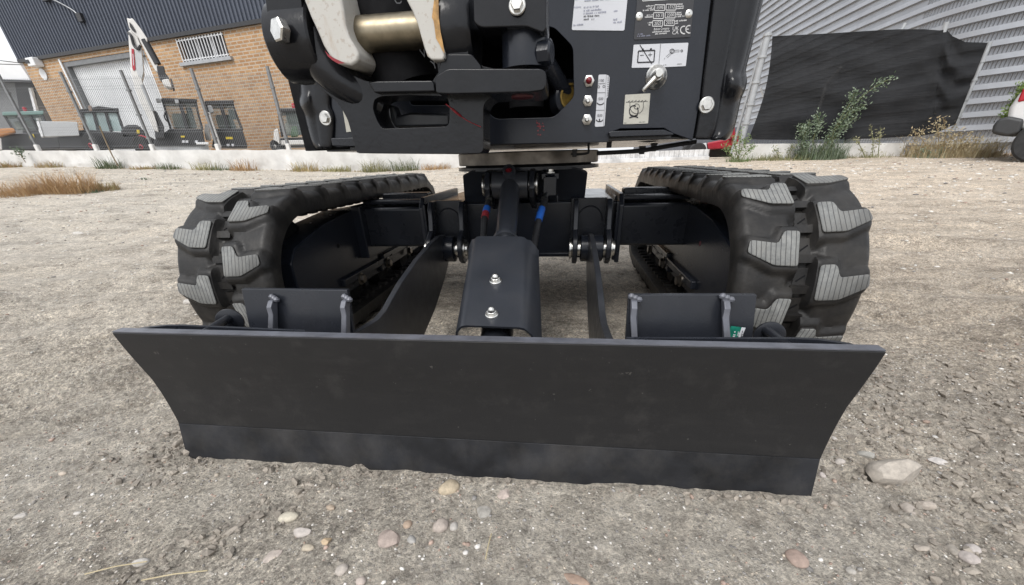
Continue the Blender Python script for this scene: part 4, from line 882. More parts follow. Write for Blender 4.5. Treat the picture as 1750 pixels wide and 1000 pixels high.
# boom pin, white boom fork
u = MB(); u.lathe((at(575,60,Y=BY).x,BY-.01,BZ), (1,0,0), [(0,.031),(at(730,60,Y=BY).x-at(575,60,Y=BY).x,.031)], 40); u.build('boom_pin', PINM, EX, smooth=True, angle=30)
def sweep_lug(name, left, right, y0, y1, mat):
    mb = MB(); q = pp(left+right[::-1], Y=y0); mb.prism(q, (0,y1-y0,0)); return mb.build(name, mat, EX, bevel=.012, seg=3)
lg = sweep_lug('boom_foot', [(505,-40),(519,0),(530,28),(541,52),(552,78),(564,98),(577,110)], [(575,-40),(584,0),(588,22),(590,42),(596,62),(608,82),(614,94),(611,106),(600,112)], .355, .50, BOOMW)
lg2 = sweep_lug('boom_foot', [(676,-40),(692,-5),(704,18),(713,40),(719,62),(725,82),(730,96),(738,103)], [(748,-40),(746,0),(748,30),(751,55),(756,80),(760,96),(757,103)], .355, .50, BOOMW)
u = MB(); q = pp([(743,-10),(749,-10),(750,30),(753,55),(757,74),(760,92),(756,86),(750,74),(745,66),(743,50),(741,36),(738,30)], Y=.3535); u.add(q, [tuple(range(len(q)))]); u.build('rust_streak', RUST, lg2)
u = MB(); q = pp([(555,86),(560,92),(570,99),(583,105),(590,108),(578,109),(568,103),(560,96)], Y=.3535); u.add(q, [tuple(range(len(q)))]); u.build('grease_streak', GREASE, lg)
u = MB()
for k_ in range(9): u.lathe(at(593+k_*2.1, 52+k_*4.6, Y=.405), (1,-.4,-.5), [(-.010,.003),(-.004,.008+.004*(k_/9)),(.004,.008),(.009,.002)], 10)
u.build('grease_blob', GREASE, lg, smooth=True)
# dark lift cylinder between the fork legs, with its pale cast lettering
c0, c1 = at(640,-20,Y=.50), at(700,150,Y=.50); u = MB(); u.tube([c0, c1], .075, 28); bc = u.build('boom_cylinder', DARK, EX, smooth=True)
dl = (c1-c0).normalized(); ny_ = Vector((0,-1,0)); nn_ = (ny_-dl*ny_.dot(dl)).normalized(); sd_ = dl.cross(nn_)
for s_, px, py in (('S',667,-2),('C',672,12),('A',706,76),('S',711,88),('W',717,102),('Y',735,121)):
    u = MB(); p_ = at(px,py,Y=.418); print_on(u, 0, s_, p_-sd_*.006, dl if False else Vector((dl.z*-1,0,dl.x)).normalized(), -dl, .022); u.build('cast_letter', CASTL, bc)
# red safety thread snagged on the casting
u = MB(); u.tube(bez([at(762,178,Y=SY-.004), at(772,186,Y=SY-.004), at(784,196,Y=SY-.003), at(800,207,Y=SY-.003), at(822,217,Y=SY-.003)], 6), [.0012]*6+[.0026]*8+[.0008]*11, 6); u.build('grease_thread', GREASE, wb, smooth=True)

# ================================================================== left: low wall, mesh fence, brick warehouse, machines
WY = 9.5
def wtop(x): return .80+.0285*(-x-1.6)
mb = MB(); xs_w = np.arange(-24, -.9, .07); prof = [(0,-.25),(0,.0),(0,.12),(0,.24),(0,.35),(.0,1.0),(.22,1.0),(.22,-.3)]
vs = []
for i, x_ in enumerate(xs_w):
    g0 = float(gbase(np.array([x_]), np.array([WY]))[0]); h_ = wtop(x_)-g0
    for j, (y_, f_) in enumerate(prof):
        zz = g0+h_*f_ if f_ >= 0 else g0-.3
        nzw = (float(vnoise(np.array([x_*3]), np.array([j*1.7]), 41)[0])-.5)*.035+(float(vnoise(np.array([x_*11]), np.array([j*2.9]), 42)[0])-.5)*.02
        vs.append((x_, WY+y_+nzw*(1 if j < 6 else 0), zz+(nzw*.9 if f_ == 1.0 else 0)))
k = len(prof); mb.add(vs, [(i*k+j, i*k+j+1, (i+1)*k+j+1, (i+1)*k+j) for i in range(len(xs_w)-1) for j in range(k-1)])
lw = mb.build('low_wall', WALLW, None, smooth=True, angle=50); tag(lw, 'low whitewashed wall under the mesh fence on the left', 'wall')
fence = empty('mesh_fence', (-10, WY+.1, 1)); tag(fence, 'grey wire mesh fence with leaning posts on the left low wall', 'fence')
def child(o, par):
    o.parent = par; o.matrix_parent_inverse = par.matrix_world.inverted() if par.matrix_world != Matrix() else Matrix.Translation(-par.location); return o
PX = [-17.3,-15.55,-13.77,-12.0,-10.35,-8.505,-6.595,-4.8,-3.0]
for x_ in PX:
    zt_ = wtop(x_); u = MB(); u.box2((x_-.028,WY+.07,zt_-.05),(x_+.028,WY+.12,zt_+1.66))
    for dz in (.25,.75,1.25): u.box2((x_-.045,WY+.062,zt_+dz),(x_+.045,WY+.128,zt_+dz+.035))
    po = u.build('post', GREYP); child(po, fence)
    u = MB(); u.box2((x_-.05,WY+.05,zt_-.02),(x_+.05,WY+.14,zt_+.14)); child(u.build('post_foot', WALLW, bevel=.02), fence)
for a_, b_ in zip(PX, PX[1:]):
    u = MB(); n = int((b_-a_)/.05)
    for i in range(1, n):
        x_ = a_+(b_-a_)*i/n; z0 = wtop(x_)+.03; u.box((x_,WY+.095,z0+.76), (.0042,.0042,1.52))
    for dz in (.04,.10,.40,.46,.52,.85,.91,.97,1.30,1.36,1.50):
        z0, z1 = wtop(a_)+dz, wtop(b_)+dz; u.tube([(a_,WY+.09,z0),(b_,WY+.09,z1)], .0032, 4)
    o = u.build('wire_panel', WIRE); o['kind'] = 'stuff'; child(o, fence)

# ---- warehouse
FC = at(37.4,104.8,Z=4.4); FR = at(472.8,32.3,Z=4.4); fd = (FR-FC).normalized(); frz = math.atan2(fd.y, fd.x); fn = Vector((fd.y,-fd.x,0)); fn = fn if fn.y < 0 else -fn
WH = empty('brick_warehouse', (FC.x, FC.y, 0), frz); tag(WH, 'pale brick warehouse with blue grey ribbed cladding above', 'building')
def fac(px, py):
    """facade coordinates (along, height) of a picture point"""
    d = rt2*((px-CXP)/FPX)+dn2*((py-CYP)/FPX)+fw; o_ = Vector((FC.x,FC.y,0)); t_ = (o_-CAM).dot(fn)/d.dot(fn); p_ = CAM+d*t_; return (p_-o_).dot(fd), p_.z
du0, du1 = fac(106,108)[0], fac(246,88)[0]; dz1 = fac(160,98)[1]; wu0, wz0 = fac(315,108); wu1, wz1 = fac(380,54)
L3 = lambda l, y_=0: [Vector((a, y_, b)) for a, b in l]
plate('brick_wall', L3([(0,.2),(18,.2),(18,4.4),(0,4.4)]), [L3([(du0,.25),(du0,dz1),(du1,dz1),(du1,.25)]), L3([(wu0,wz0),(wu0,wz1),(wu1,wz1),(wu1,wz0)])], (0,.3,0), BRICK, WH)
u = MB(); u.box2((.02,.31,.2),(.3,8.7,10)); u.build('side_wall', BRICK, WH)
u = MB(); u.box2((.02,8.71,.2),(18,9,10)); u.build('rear_wall', BRICK, WH)
def ribbed(name, u0, u1, z0, z1, y0, pitch, depth, mat, duty=.5):
    mb = MB(); n = int((u1-u0)/pitch); vs = []
    for i in range(n):
        a = u0+i*pitch
        for f_, dy in ((0,0),(.10,-depth),(duty,-depth),(duty+.10,0)): vs += [(a+f_*pitch, y0+dy, z0), (a+f_*pitch, y0+dy, z1)]
    m_ = len(vs)//2; mb.add(vs, [(2*i,2*i+2,2*i+3,2*i+1) for i in range(m_-1)]); return mb.build(name, mat, WH)
ribbed('cladding', -.06, 18, 4.42, 11.5, -.03, .155, .045, CLAD, .42)
u = MB(); u.box2((-.08,-.10,4.34),(18,-.002,4.44)); u.build('cladding_trim', CABK, WH)
u = MB(); u.box2((-.10,-.07,4.44),(-.062,.4,11.5)); u.build('corner_trim', CLAD, WH)
ribbed('roller_door', du0+.05, du1-.03, .3, dz1-.02, .20, .105, .03, SHUT, .55)
u = MB(); u.box2((du0,.02,.3),(du0+.14,.18,dz1)); u.box2((du0+.14,.02,dz1-.14),(du1,.18,dz1)); u.build('door_frame', GREYP, WH)
u = MB(); u.box2((du0-.09,-.03,.3),(du0-.002,.02,dz1+.1)); u.build('door_jamb', SHUT, WH)
win = MB(); win.box2((wu0,.15,wz0),(wu1,.17,wz1)); w_o = win.build('window', CABK, WH)
u = MB(); u.box2((wu0-.12,-.10,wz0-.09),(wu1+.12,.14,wz0)); u.build('window_sill', GALV, WH)
nb_ = 15
for i in range(nb_+1):
    x_ = wu0+.04+(wu1-wu0-.08)*i/nb_; u = MB(); u.box2((x_-.012,-.05,wz0+.01),(x_+.012,-.026,wz1-.02)); u.build('window_bar', SHUT, WH)
for f_ in (.10,.90):
    u = MB(); z_ = wz0+(wz1-wz0)*f_; u.box2((wu0,-.025,z_-.015),(wu1,-.012,z_+.015)); u.build('window_bar', SHUT, WH)
for i in (1,2):
    x_ = wu0+(wu1-wu0)*i/3; u = MB(); u.box2((x_-.03,.10,wz0),(x_+.03,.148,wz1)); u.build('window_frame', SHUT, WH)
a_, z_ = fac(68,108); u = MB(); u.box2((a_-.22,-.28,z_-.13),(a_+.22,-.002,z_+.13)); wl = u.build('wall_lamp', SHUT, WH, bevel=.03)
u = MB(); u.box2((a_-.24,-.30,z_-.04),(a_-.02,-.282,z_+.06)); u.build('lamp_glass', CABK, wl)
a_, z_ = fac(75,127); u = MB(); u.lathe((a_,-.03,z_), (0,1,0), [(0,.18),(.02,.18)], 20); o = u.build('round_sign', SHUT, WH)
u = MB(); P_ = [fac(84,-2), fac(100,2), fac(122,13), fac(136,22), fac(145,32)]; u.tube(bez([Vector((a, -.14, b)) for a, b in P_], 6), .018, 6); cb = u.build('cable', GALV, WH)
u = MB(); a_, z_ = fac(145,32); u.box((a_,-.12,z_),(.22,.1,.22)); a_, z_ = fac(87,0); u.box((a_,-.12,z_),(.3,.1,.12)); o = u.build('cable_clamp', CABK, WH); o['kind'] = 'stuff'
u = MB(); u.box2((10.5,-.05,.2),(18,-.002,.95)); u.build('plinth', WALLW, WH)
# ---- grey shed far left
SH = empty('grey_shed', (-27, 19, .8)); tag(SH, 'grey shed with a white sheet roof at the far left', 'building')
def shp(name, q, Y0, dpt, m, bevel=0):
    u = MB(); u.prism(pp(q, Y=Y0), (0,dpt,0)); o = u.build(name, m, None, bevel=bevel); return child(o, SH)
shp('shed_wall', [(-140,134),(48,136),(80,275),(-90,285)], 19, 6, GREYP)
shp('shed_roof', [(-160,96),(30,104),(52,137),(-160,131)], 18.6, .3, SHUT)
shp('roof_edge', [(-160,131),(52,137),(54,141),(-160,136)], 18.5, .3, CABK)
shp('shed_door', [(25,141),(56,143),(72,262),(45,262)], 18.9, .08, CABK)
shp('door_post', [(48,150),(52,150),(78,250),(73,250)], 18.8, .1, SHUT)
for y0_, y1_ in ((101,109),(109,111)):
    u = MB(); u.tube([at(-20,y0_,Y=17), at(44,y1_,Y=17)], .014, 5); o = u.build('overhead_wire', CABK); tag(o, 'upper thin overhead wire beside the warehouse corner' if y0_ == 101 else 'lower thin overhead wire beside the warehouse corner', 'wire')

# ---- machines behind the fence
def machine(name, px, py, Y0, label, cat):
    p_ = at(px, py, Y=Y0); o = empty(name, (p_.x, p_.y+.4, gzs(p_.x, p_.y+.4))); tag(o, label, cat); return o
def prt(par, name, q, Y0, dpt, m, bevel=.02):
    P_ = pp(q, Y=Y0); d_ = sum(P_, Vector())/len(P_)-CAM; d_.z = 0; u = MB(); u.prism(P_, d_.normalized()*dpt); o = u.build(name, m, None, bevel=bevel); return child(o, par)
def wheel(par, px, py, rpx, Y0, wd, rim, zc=None):
    c_ = at(px, py, Y=Y0); r_ = rpx*(c_-CAM).dot(fw)/FPX
    u = MB(); u.lathe(c_, (0,1,0), [(0,r_*.55),(0,r_*.9),(wd*.12,r_),(wd*.88,r_),(wd,r_*.9),(wd,r_*.55)], 28); w_ = child(u.build('wheel', TYRE, None, smooth=True, angle=35), par)
    u = MB(); u.lathe(c_+Vector((0,.01,0)), (0,1,0), [(0,r_*.12),(-.03,r_*.15),(.03,r_*.4),(-.01,r_*.56),(.05,r_*.56)], 20); u.build('rim', rim, w_, smooth=True, angle=35)
    return w_
def cabin(par, q, Y0, dpt, post=4, panes=2, roof=CABK, glass=GLASS):
    """q: four picture corners (top left, top right, bottom right, bottom left); posts, roof, sill and panes"""
    tl, tr, br, bl_ = [Vector(c_) for c_ in q]; lerp = lambda a, b, t_: a.lerp(b, t_)
    prt(par, 'cab_roof', [tl+Vector((-3,-3)), tr+Vector((3,-3)), tr+Vector((2,4)), tl+Vector((-2,4))], Y0-.05, dpt+.1, roof, .03)
    for f_ in [i/panes for i in range(panes+1)]:
        a, b = lerp(tl, tr, f_), lerp(bl_, br, f_); h_ = post/2
        prt(par, 'cab_post', [a+Vector((-h_,3)), a+Vector((h_,3)), b+Vector((h_,0)), b+Vector((-h_,0))], Y0, .07, CABK, .01)
        prt(par, 'cab_post', [a+Vector((-h_,3)), a+Vector((h_,3)), b+Vector((h_,0)), b+Vector((-h_,0))], Y0+dpt-.07, .07, CABK, .01)
    for i in range(panes):
        a, b, c_, d_ = lerp(tl,tr,i/panes), lerp(tl,tr,(i+1)/panes), lerp(bl_,br,(i+1)/panes), lerp(bl_,br,i/panes)
        prt(par, 'cab_window', [a+Vector((2,4)), b+Vector((-2,4)), c_+Vector((-2,-1)), d_+Vector((2,-1))], Y0+.03, .006, glass, 0)
    prt(par, 'cab_seat', [lerp(tl,bl_,.45)+Vector((8,0)), lerp(tr,br,.45)+Vector((-10,0)), lerp(tr,br,.95)+Vector((-8,0)), lerp(tl,bl_,.95)+Vector((6,0))], Y0+dpt*.5, .15, SCREEN, .05)
# telehandler
T = machine('telehandler', 190, 250, 11.4, 'black telehandler with red wheel rims and clear cab windows', 'telehandler')
prt(T, 'chassis', [(96,226),(150,222),(205,226),(250,232),(256,252),(104,254)], 11.6, 1.3, CABK)
prt(T, 'boom', [(64,210),(70,207),(132,208),(136,232),(80,234),(72,233)], 11.5, .5, GREYB)
prt(T, 'boom_end', [(62,207),(67,207),(75,234),(70,234)], 11.48, .54, SHUT)
cabin(T, [(139,189),(200,187),(212,226),(146,224)], 11.7, .9, 5, 3, CABK, GLASS2)
prt(T, 'cab_roof', [(140,187),(168,181),(192,184),(202,189),(200,193),(142,191)], 11.65, 1.0, CABK, .04)
prt(T, 'engine_hood', [(206,222),(216,213),(236,213),(246,224),(250,236),(208,238)], 11.6, 1.1, CABK, .06)
prt(T, 'mudguard', [(226,238),(240,230),(252,234),(256,242),(250,242),(240,238),(230,242)], 11.45, .4, REDP, .03)
prt(T, 'hood_sticker', [(233,222),(238,222),(239,228),(234,228)], 11.58, .01, YELLOW, 0)
prt(T, 'mirror', [(150,180),(156,180),(158,190),(152,190)], 11.5, .1, MIRROR, .02)
u = MB(); u.tube([at(128,182,Y=11.5), at(134,189,Y=11.5), at(150,186,Y=11.5)], .02, 6); child(u.build('mirror_arm', CABK, None, smooth=True), T)
wheel(T, 155, 249, 18, 11.35, .4, REDP); wheel(T, 241, 251, 16, 11.35, .4, REDP); wheel(T, 118, 250, 17, 12.6, .4, REDP)
# excavator with raised boom
A = machine('parked_excavator', 310, 250, 11.0, 'white parked mini excavator with its boom raised high', 'excavator')
cabin(A, [(278,170),(334,172),(346,222),(292,222)], 11.2, 1.0, 4, 2)
prt(A, 'cab_body', [(290,220),(346,220),(352,250),(262,250),(264,238)], 11.15, 1.2, CABK, .04)
prt(A, 'undercarriage', [(258,246),(356,246),(358,258),(256,258)], 11.2, 1.1, GREYB, .03)
for x_, m in ((309,YELLOW),(311,STICK),(317,STICK),(333,STICK)): prt(A, 'body_sticker', [(x_,232 if m is YELLOW else 240),(x_+(7 if m is YELLOW else 5),232 if m is YELLOW else 240),(x_+(7 if m is YELLOW else 5),235 if m is YELLOW else 244),(x_,235 if m is YELLOW else 244)], 11.13, .01, m, 0)
bm_ = prt(A, 'boom', [(219,52),(226,50),(233,58),(242,80),(246,124),(243,138),(250,160),(264,196),(272,226),(264,224),(252,200),(238,172),(230,152),(224,126),(222,100),(220,75)], 10.9, .34, WHITEM, .03)
prt(A, 'boom_face_shade', [(231.5,84),(241,82),(245,122),(242,134),(236,130),(233,120)], 10.885, .012, GREYB, 0)  # grey patch painting shade onto the white boom's inner side
prt(A, 'boom_sticker', [(224.5,83),(228.5,84),(231.5,119),(228,121),(226,116)], 10.885, .012, REDP, 0)
prt(A, 'boom_sticker_lettering', [(226.5,92),(227.6,92),(229,112),(228,112)], 10.88, .003, STICK, 0)
prt(A, 'arm', [(216,29),(221,32),(226,30),(240,48),(252,66),(252,72),(262,92),(270,112),(272,124),(266,122),(254,100),(243,78),(236,64),(226,56),(220,46)], 10.86, .20, WHITEM, .03)
prt(A, 'arm_opening', [(221,38),(225,42),(231,52),(231,56),(226,52),(222,46)], 10.84, .015, CABK, 0)
u = MB(); u.tube([at(247,68,Y=10.9), at(270,110,Y=10.9)], .075, 12); child(u.build('arm_cylinder', CABK, None, smooth=True), A)
u = MB(); u.tube([at(243,145,Y=10.85), at(262,190,Y=10.85)], .04, 12); child(u.build('boom_cylinder', GALV, None, smooth=True), A)
prt(A, 'boom_bracket', [(258,188),(268,190),(280,216),(282,236),(266,238),(262,214)], 10.95, .3, CABK, .03)
prt(A, 'bucket_link', [(267,112),(280,112),(282,124),(290,134),(284,140),(274,138),(270,128)], 10.8, .3, CABK, .03)
prt(A, 'bucket', [(276,136),(288,134),(293,146),(294,150),(284,148),(278,142)], 10.7, .5, WHITEM, .03)
prt(A, 'bucket_teeth', [(290,134),(293,134),(298,150),(295,152)], 10.68, .5, CABK, .01)
u = MB(); u.tube(bez([at(219,56,Y=10.88), at(224,62,Y=10.86), at(229,78,Y=10.86), at(236,84,Y=10.86), at(240,78,Y=10.88)], 6), .03, 6); child(u.build('boom_hose', CABK, None, smooth=True), A)
prt(A, 'cab_lamp', [(266,168),(275,168),(276,175),(268,176)], 11.1, .1, GALV, .02); prt(A, 'cab_lamp', [(298,170),(305,170),(306,177),(299,177)], 11.1, .1, GALV, .02)
prt(A, 'door_frame', [(307,176),(311,176),(323,222),(318,222)], 11.16, .05, CABK, .01); prt(A, 'seat_cloth', [(316,183),(327,183),(333,203),(322,203)], 11.6, .1, SCREEN, .03); prt(A, 'headrest', [(321,184),(327,184),(330,192),(323,192)], 11.5, .1, CABK, .03)
u = MB(); u.tube(bez([at(283,190,Y=11.1), at(281,200,Y=11.0), at(286,208,Y=11.1)], 6), .018, 6); child(u.build('grab_handle', CABK, None, smooth=True), A)
prt(A, 'tread_plate', [(335,243),(356,243),(356,247),(335,247)], 11.0, .3, SHUT, .01)
# second cab
B = machine('compact_excavator', 385, 250, 11.6, 'dark cab of a small excavator between the white boom machine and the skid loader', 'excavator')
cabin(B, [(352,175),(397,174),(414,222),(368,222)], 11.7, 1.0, 4, 2)
prt(B, 'cab_body', [(366,220),(414,220),(424,252),(362,252)], 11.65, 1.2, CABK, .04)
prt(B, 'body_sticker', [(385,234),(397,234),(398,238),(386,238)], 11.63, .01, YELLOW, 0); prt(B, 'body_sticker', [(387,246),(392,246),(392,250),(388,250)], 11.63, .01, STICK, 0); prt(B, 'body_sticker', [(395,246),(400,246),(400,250),(396,250)], 11.63, .01, STICK, 0)
prt(B, 'side_cover', [(350,212),(356,211),(360,232),(361,240),(352,240),(349,226)], 11.5, .3, WHITEM, .04)
u = MB(); u.tube([at(357,192,Y=11.45), at(377,252,Y=11.45)], .035, 10); child(u.build('lift_rod', WHITEM, None, smooth=True), B)
prt(B, 'work_lamp', [(354,180),(362,180),(366,192),(358,194)], 11.5, .15, GALV, .03)
prt(B, 'seat_cloth', [(388,186),(398,186),(406,204),(394,204)], 12.1, .1, SCREEN, .03); prt(B, 'door_frame', [(376,178),(380,178),(392,222),(387,222)], 11.66, .05, CABK, .01)
# skid loader
K = machine('skid_loader', 500, 250, 11.0, 'white skid loader with green seat in front of the brick wall', 'loader')
cabin(K, [(476,188),(518,187),(528,232),(482,234)], 11.2, .9, 4, 1)
prt(K, 'seat_back', [(488,194),(510,193),(512,208),(490,209)], 11.5, .15, SCREEN, .03)
prt(K, 'seat', [(498,216),(508,215),(511,233),(496,234)], 11.3, .3, SEATG, .05)
prt(K, 'lift_arm', [(468,222),(475,219),(478,236),(478,252),(467,252)], 10.9, .2, WHITEM, .03); prt(K, 'lift_arm', [(516,220),(524,217),(534,238),(532,252),(522,252)], 10.9, .2, WHITEM, .03)
prt(K, 'front_bar', [(474,240),(526,239),(527,247),(474,248)], 10.95, .15, WHITEM, .02)
prt(K, 'cab_rear', [(478,236),(528,234),(530,250),(470,252)], 11.3, 1.0, CABK, .03)
u = MB(); c_ = at(502,183,Y=11.5); u.lathe(c_, (0,0,1), [(-.06,.05),(.06,.05),(.09,.03)], 12); child(u.build('beacon', TAIL, None, smooth=True), K)
wheel(K, 470, 250, 10, 10.9, .25, WHITEM)
# far left machine
O = machine('tractor', 40, 255, 12.5, 'dark tractor with teal roof and orange hood at the left edge', 'tractor')
cabin(O, [(6,194),(72,192),(84,222),(24,224)], 12.9, 1.2, 4, 3, TEALR)
prt(O, 'engine_hood', [(-8,220),(24,218),(28,226),(2,234),(-8,234)], 12.4, .8, ORANGE, .06)
prt(O, 'chassis', [(-10,232),(60,226),(98,226),(104,254),(-10,258)], 12.6, 1.3, CABK, .05)
prt(O, 'side_sticker', [(49,230),(57,229),(59,235),(51,236)], 12.58, .01, YELLOW, 0)
u = MB(); c_ = at(43,188,Y=13.2); u.lathe(c_, (0,0,1), [(-.06,.05),(.06,.05),(.09,.03)], 12); child(u.build('beacon', TAIL, None, smooth=True), O)
prt(O, 'front_weight', [(-12,238),(2,236),(4,256),(-12,258)], 12.3, .3, WHITEM, .03)

# ================================================================== right: corrugated hall, shade cloth fence, car, red machine
HX = 9.5; path = [(HX, y_) for y_ in np.linspace(60, 14.0, 24)]
path += [(13.5-4*math.cos(t_), 14.0-4*math.sin(t_)) for t_ in np.linspace(0, math.pi/2, 26)[1:]] + [(16,10.0),(24,10.0)]
zs = []; z_ = .2
while z_ < 12: zs += [(z_,0),(z_+.11,0),(z_+.125,.085),(z_+.235,.07),(z_+.255,0)]; z_ += .28
nrm = []
for i, p_ in enumerate(path):
    a, b = path[max(i-1,0)], path[min(i+1,len(path)-1)]; d_ = Vector((b[0]-a[0], b[1]-a[1])).normalized(); nrm.append((d_.y, -d_.x))
sgn = -1 if nrm[0][0] > 0 else 1
mb = MB(); m_ = len(zs)
for i, p_ in enumerate(path): mb.v += [(p_[0]+sgn*nrm[i][0]*o_, p_[1]+sgn*nrm[i][1]*o_, z_) for z_, o_ in zs]
for i in range(len(path)-1):
    for j in range(m_-1): mb.f.append((i*m_+j, (i+1)*m_+j, (i+1)*m_+j+1, i*m_+j+1)); mb.m.append(1 if i > 22 and zs[j][1] == 0 and zs[j+1][1] == 0 else 0)
t = SILO2.node_tree; p = t.nodes['Principled BSDF']; wv = N(t, 'ShaderNodeTexWave', Scale=4.6); wv.bands_direction = 'X'; t.links.new(coord(t, 'Object', rot=(0,0,R_(40))), wv.inputs['Vector']); bump(t, p, wv.outputs['Fac'], 1.0, .03)
hall = empty('corrugated_hall', (HX, 14, .4)); tag(hall, 'silvery hall clad in horizontally ribbed metal sheet with a rounded corner', 'building')
child(mb.build('ribbed_sheet', [SILO, SILO2], None), hall)
u = MB(); u.box2((HX-.2,15.5,.2),(HX-.07,60,1.75)); child(u.build('base_wall', CLAD, None), hall)
u = MB(); u.tube([(HX-.12,17.5,1.6),(HX-.12,17.5,2.6),(HX-.12,16.9,3.0)], .05, 8); child(u.build('down_pipe', SHUT, None, smooth=True), hall)

FYR = 9.6
SF = empty('shade_cloth_fence', (6, FYR, .4)); tag(SF, 'sagging black shade cloth on a post fence before the ribbed hall', 'fence')
# cloth as a grid between top and bottom curves
topc = [(1320,62),(1360,60),(1420,57),(1480,53),(1535,50),(1580,50),(1606,52),(1617,50),(1628,62),(1650,72),(1688,73)]
botc = [(1279,238),(1325,239),(1382,239),(1440,238),(1492,237),(1545,234),(1576,232),(1588,230),(1598,228),(1612,222),(1633,212)]
def pl_interp(c, f_):
    s_ = f_*(len(c)-1); i = min(int(s_), len(c)-2); return Vector(c[i]).lerp(Vector(c[i+1]), s_-i)
nu, nw = 90, 44; vs = []
for i in range(nu+1):
    for j in range(nw+1):
        a, b = pl_interp(topc, i/nu), pl_interp(botc, i/nu); w_ = j/nw; q = a.lerp(b, w_)
        if i < 8: q.x += 9*math.sin(w_*math.pi)*(1-i/8)**2
        wr = .09*math.sin(w_*19+math.sin(i*.13)*1.8)*(vnoise(np.array([i*.06]), np.array([w_*3]), 51)[0])+.06*(vnoise(np.array([i*.15]), np.array([w_*7]), 52)[0]-.5)
        if i > nu*.72: wr += .05*math.sin(w_*30+i*.2)*w_*(1-w_)*2
        vs.append(at(q.x, q.y, Y=FYR-.05+float(wr)*(.25+.75*math.sin(max(.05,w_)*math.pi))))
mb = MB(); mb.add(vs, [(i*(nw+1)+j, (i+1)*(nw+1)+j, (i+1)*(nw+1)+j+1, i*(nw+1)+j+1) for i in range(nu) for j in range(nw)]); child(mb.build('shade_cloth', CLOTH, None, smooth=True, angle=80), SF)
def pole(par, a, b, r_, m, name='post', Y0=FYR, clips=()):
    A_, B_ = at(*a, Y=Y0), at(*b, Y=Y0); u = MB(); u.tube([A_, B_], r_, 12)
    for c_ in clips: q = A_.lerp(B_, c_); d_ = (B_-A_).normalized()*.02; u.tube([q-d_, q+d_], r_*1.35, 12)
    return child(u.build(name, m, None, smooth=True, angle=35), par)
pole(SF, (1313,56), (1266,246), .062, GALV, clips=(.02,.20,.42,.62,.80)); pole(SF, (1304,70), (1250,262), .03, GALV, 'brace', FYR+.25)
pole(SF, (1547,40), (1536,60), .03, GALV); pole(SF, (1618,38), (1612,56), .04, GALV); pole(SF, (1692,72), (1628,225), .035, GALV, clips=(.2,.4,.62,.82)); pole(SF, (1556,235), (1540,262), .03, GALV, 'brace')
pole(SF, (1300,150), (1308,172), .02, SHUT, 'brace', FYR+.3)
u = MB()
for i in range(60):
    f_ = i/59; a = at(1284+f_*270, 238.5-3*f_, Y=FYR+.02); b = at(1282+f_*268, 246-2*f_, Y=FYR+.02); u.tube([a, b], .004, 4)
for y_ in (239,242.5,246): u.tube([at(1284,y_,Y=FYR+.02), at(1552,y_-3,Y=FYR+.02)], .004, 4)
o = child(u.build('wire_strip', WIRE, None), SF); o['kind'] = 'stuff'
mb = MB(); vs = []; pr = [0,.15,.4,.7,1]
for i in range(61):
    f_ = i/60; tp = at(1262+f_*286, 246-f_*1.5, Y=FYR-.02); g0 = gzs(tp.x, FYR)-.1
    for j, w_ in enumerate(pr): n_ = (vnoise(np.array([i*.4]), np.array([j*1.3]), 61)[0]-.5)*.03; vs.append((tp.x, FYR-.03+n_, tp.z+(g0-tp.z)*w_))
    vs.append((tp.x, FYR+.2, tp.z)); vs.append((tp.x, FYR+.2, g0))
k = 7; order = [4,3,2,1,0,5,6]
mb.add(vs, [(i*k+a, i*k+b, (i+1)*k+b, (i+1)*k+a) for i in range(60) for a, b in zip(order, order[1:])]+[tuple(order), tuple(60*k+a for a in order)])
tag(mb.build('low_wall', WALLW, None, smooth=True, angle=50), 'short white wall under the black shade cloth on the right', 'wall')
# white corrugated barrier seen under the machine's belly
mb = MB(); vs = []; 
for i in range(121):
    x_ = .2+i*.028; y_ = 10.2+(.03 if i % 4 < 2 else 0); vs += [(x_, y_, gzs(x_, 10.2)-.05), (x_, y_, .66)]
mb.add(vs, [(2*i,2*i+2,2*i+3,2*i+1) for i in range(120)]); bz = simple('rusty_white_sheet', (.62,.62,.62), .6, var=.3, scale=5, dust=.3)
bo_ = empty('sheet_metal_gate', (1.8,10.2,.4)); tag(bo_, 'white corrugated metal gate seen under the machine body', 'gate'); child(mb.build('gate_sheet', bz, None), bo_)
u = MB(); u.box2((.2,10.16,.43),(3.56,10.195,.52)); child(u.build('gate_rail', bz, None, bevel=.01), bo_)
# red machine
Rm_ = machine('red_trailer', 1200, 270, 12, 'red low machine with dual wheels partly hidden by green weeds', 'trailer')
prt(Rm_, 'chassis', [(1208,244),(1250,236),(1262,228),(1264,252),(1210,256)], 12, 1.4, REDP, .04); prt(Rm_, 'corner_plate', [(1199,246),(1207,244),(1209,257),(1200,257)], 11.95, .1, SHUT, .01)
prt(Rm_, 'frame', [(1165,244),(1262,250),(1262,268),(1170,270)], 12.4, 1.2, CABK, .03); prt(Rm_, 'tail_post', [(1250,214),(1256,212),(1256,226),(1262,232),(1250,238),(1246,232)], 11.9, .25, REDP, .03); prt(Rm_, 'tail_light', [(1252,208),(1258,206),(1258,213),(1252,213)], 11.9, .1, STICK, .02)
wheel(Rm_, 1181, 259, 13, 11.95, .25, REDP); wheel(Rm_, 1193, 260, 14, 11.7, .22, REDP)
u = MB(); u.tube([at(1259,190,Y=11.8), at(1257,208,Y=11.8)], .012, 6); child(u.build('aerial', CABK, None), Rm_)
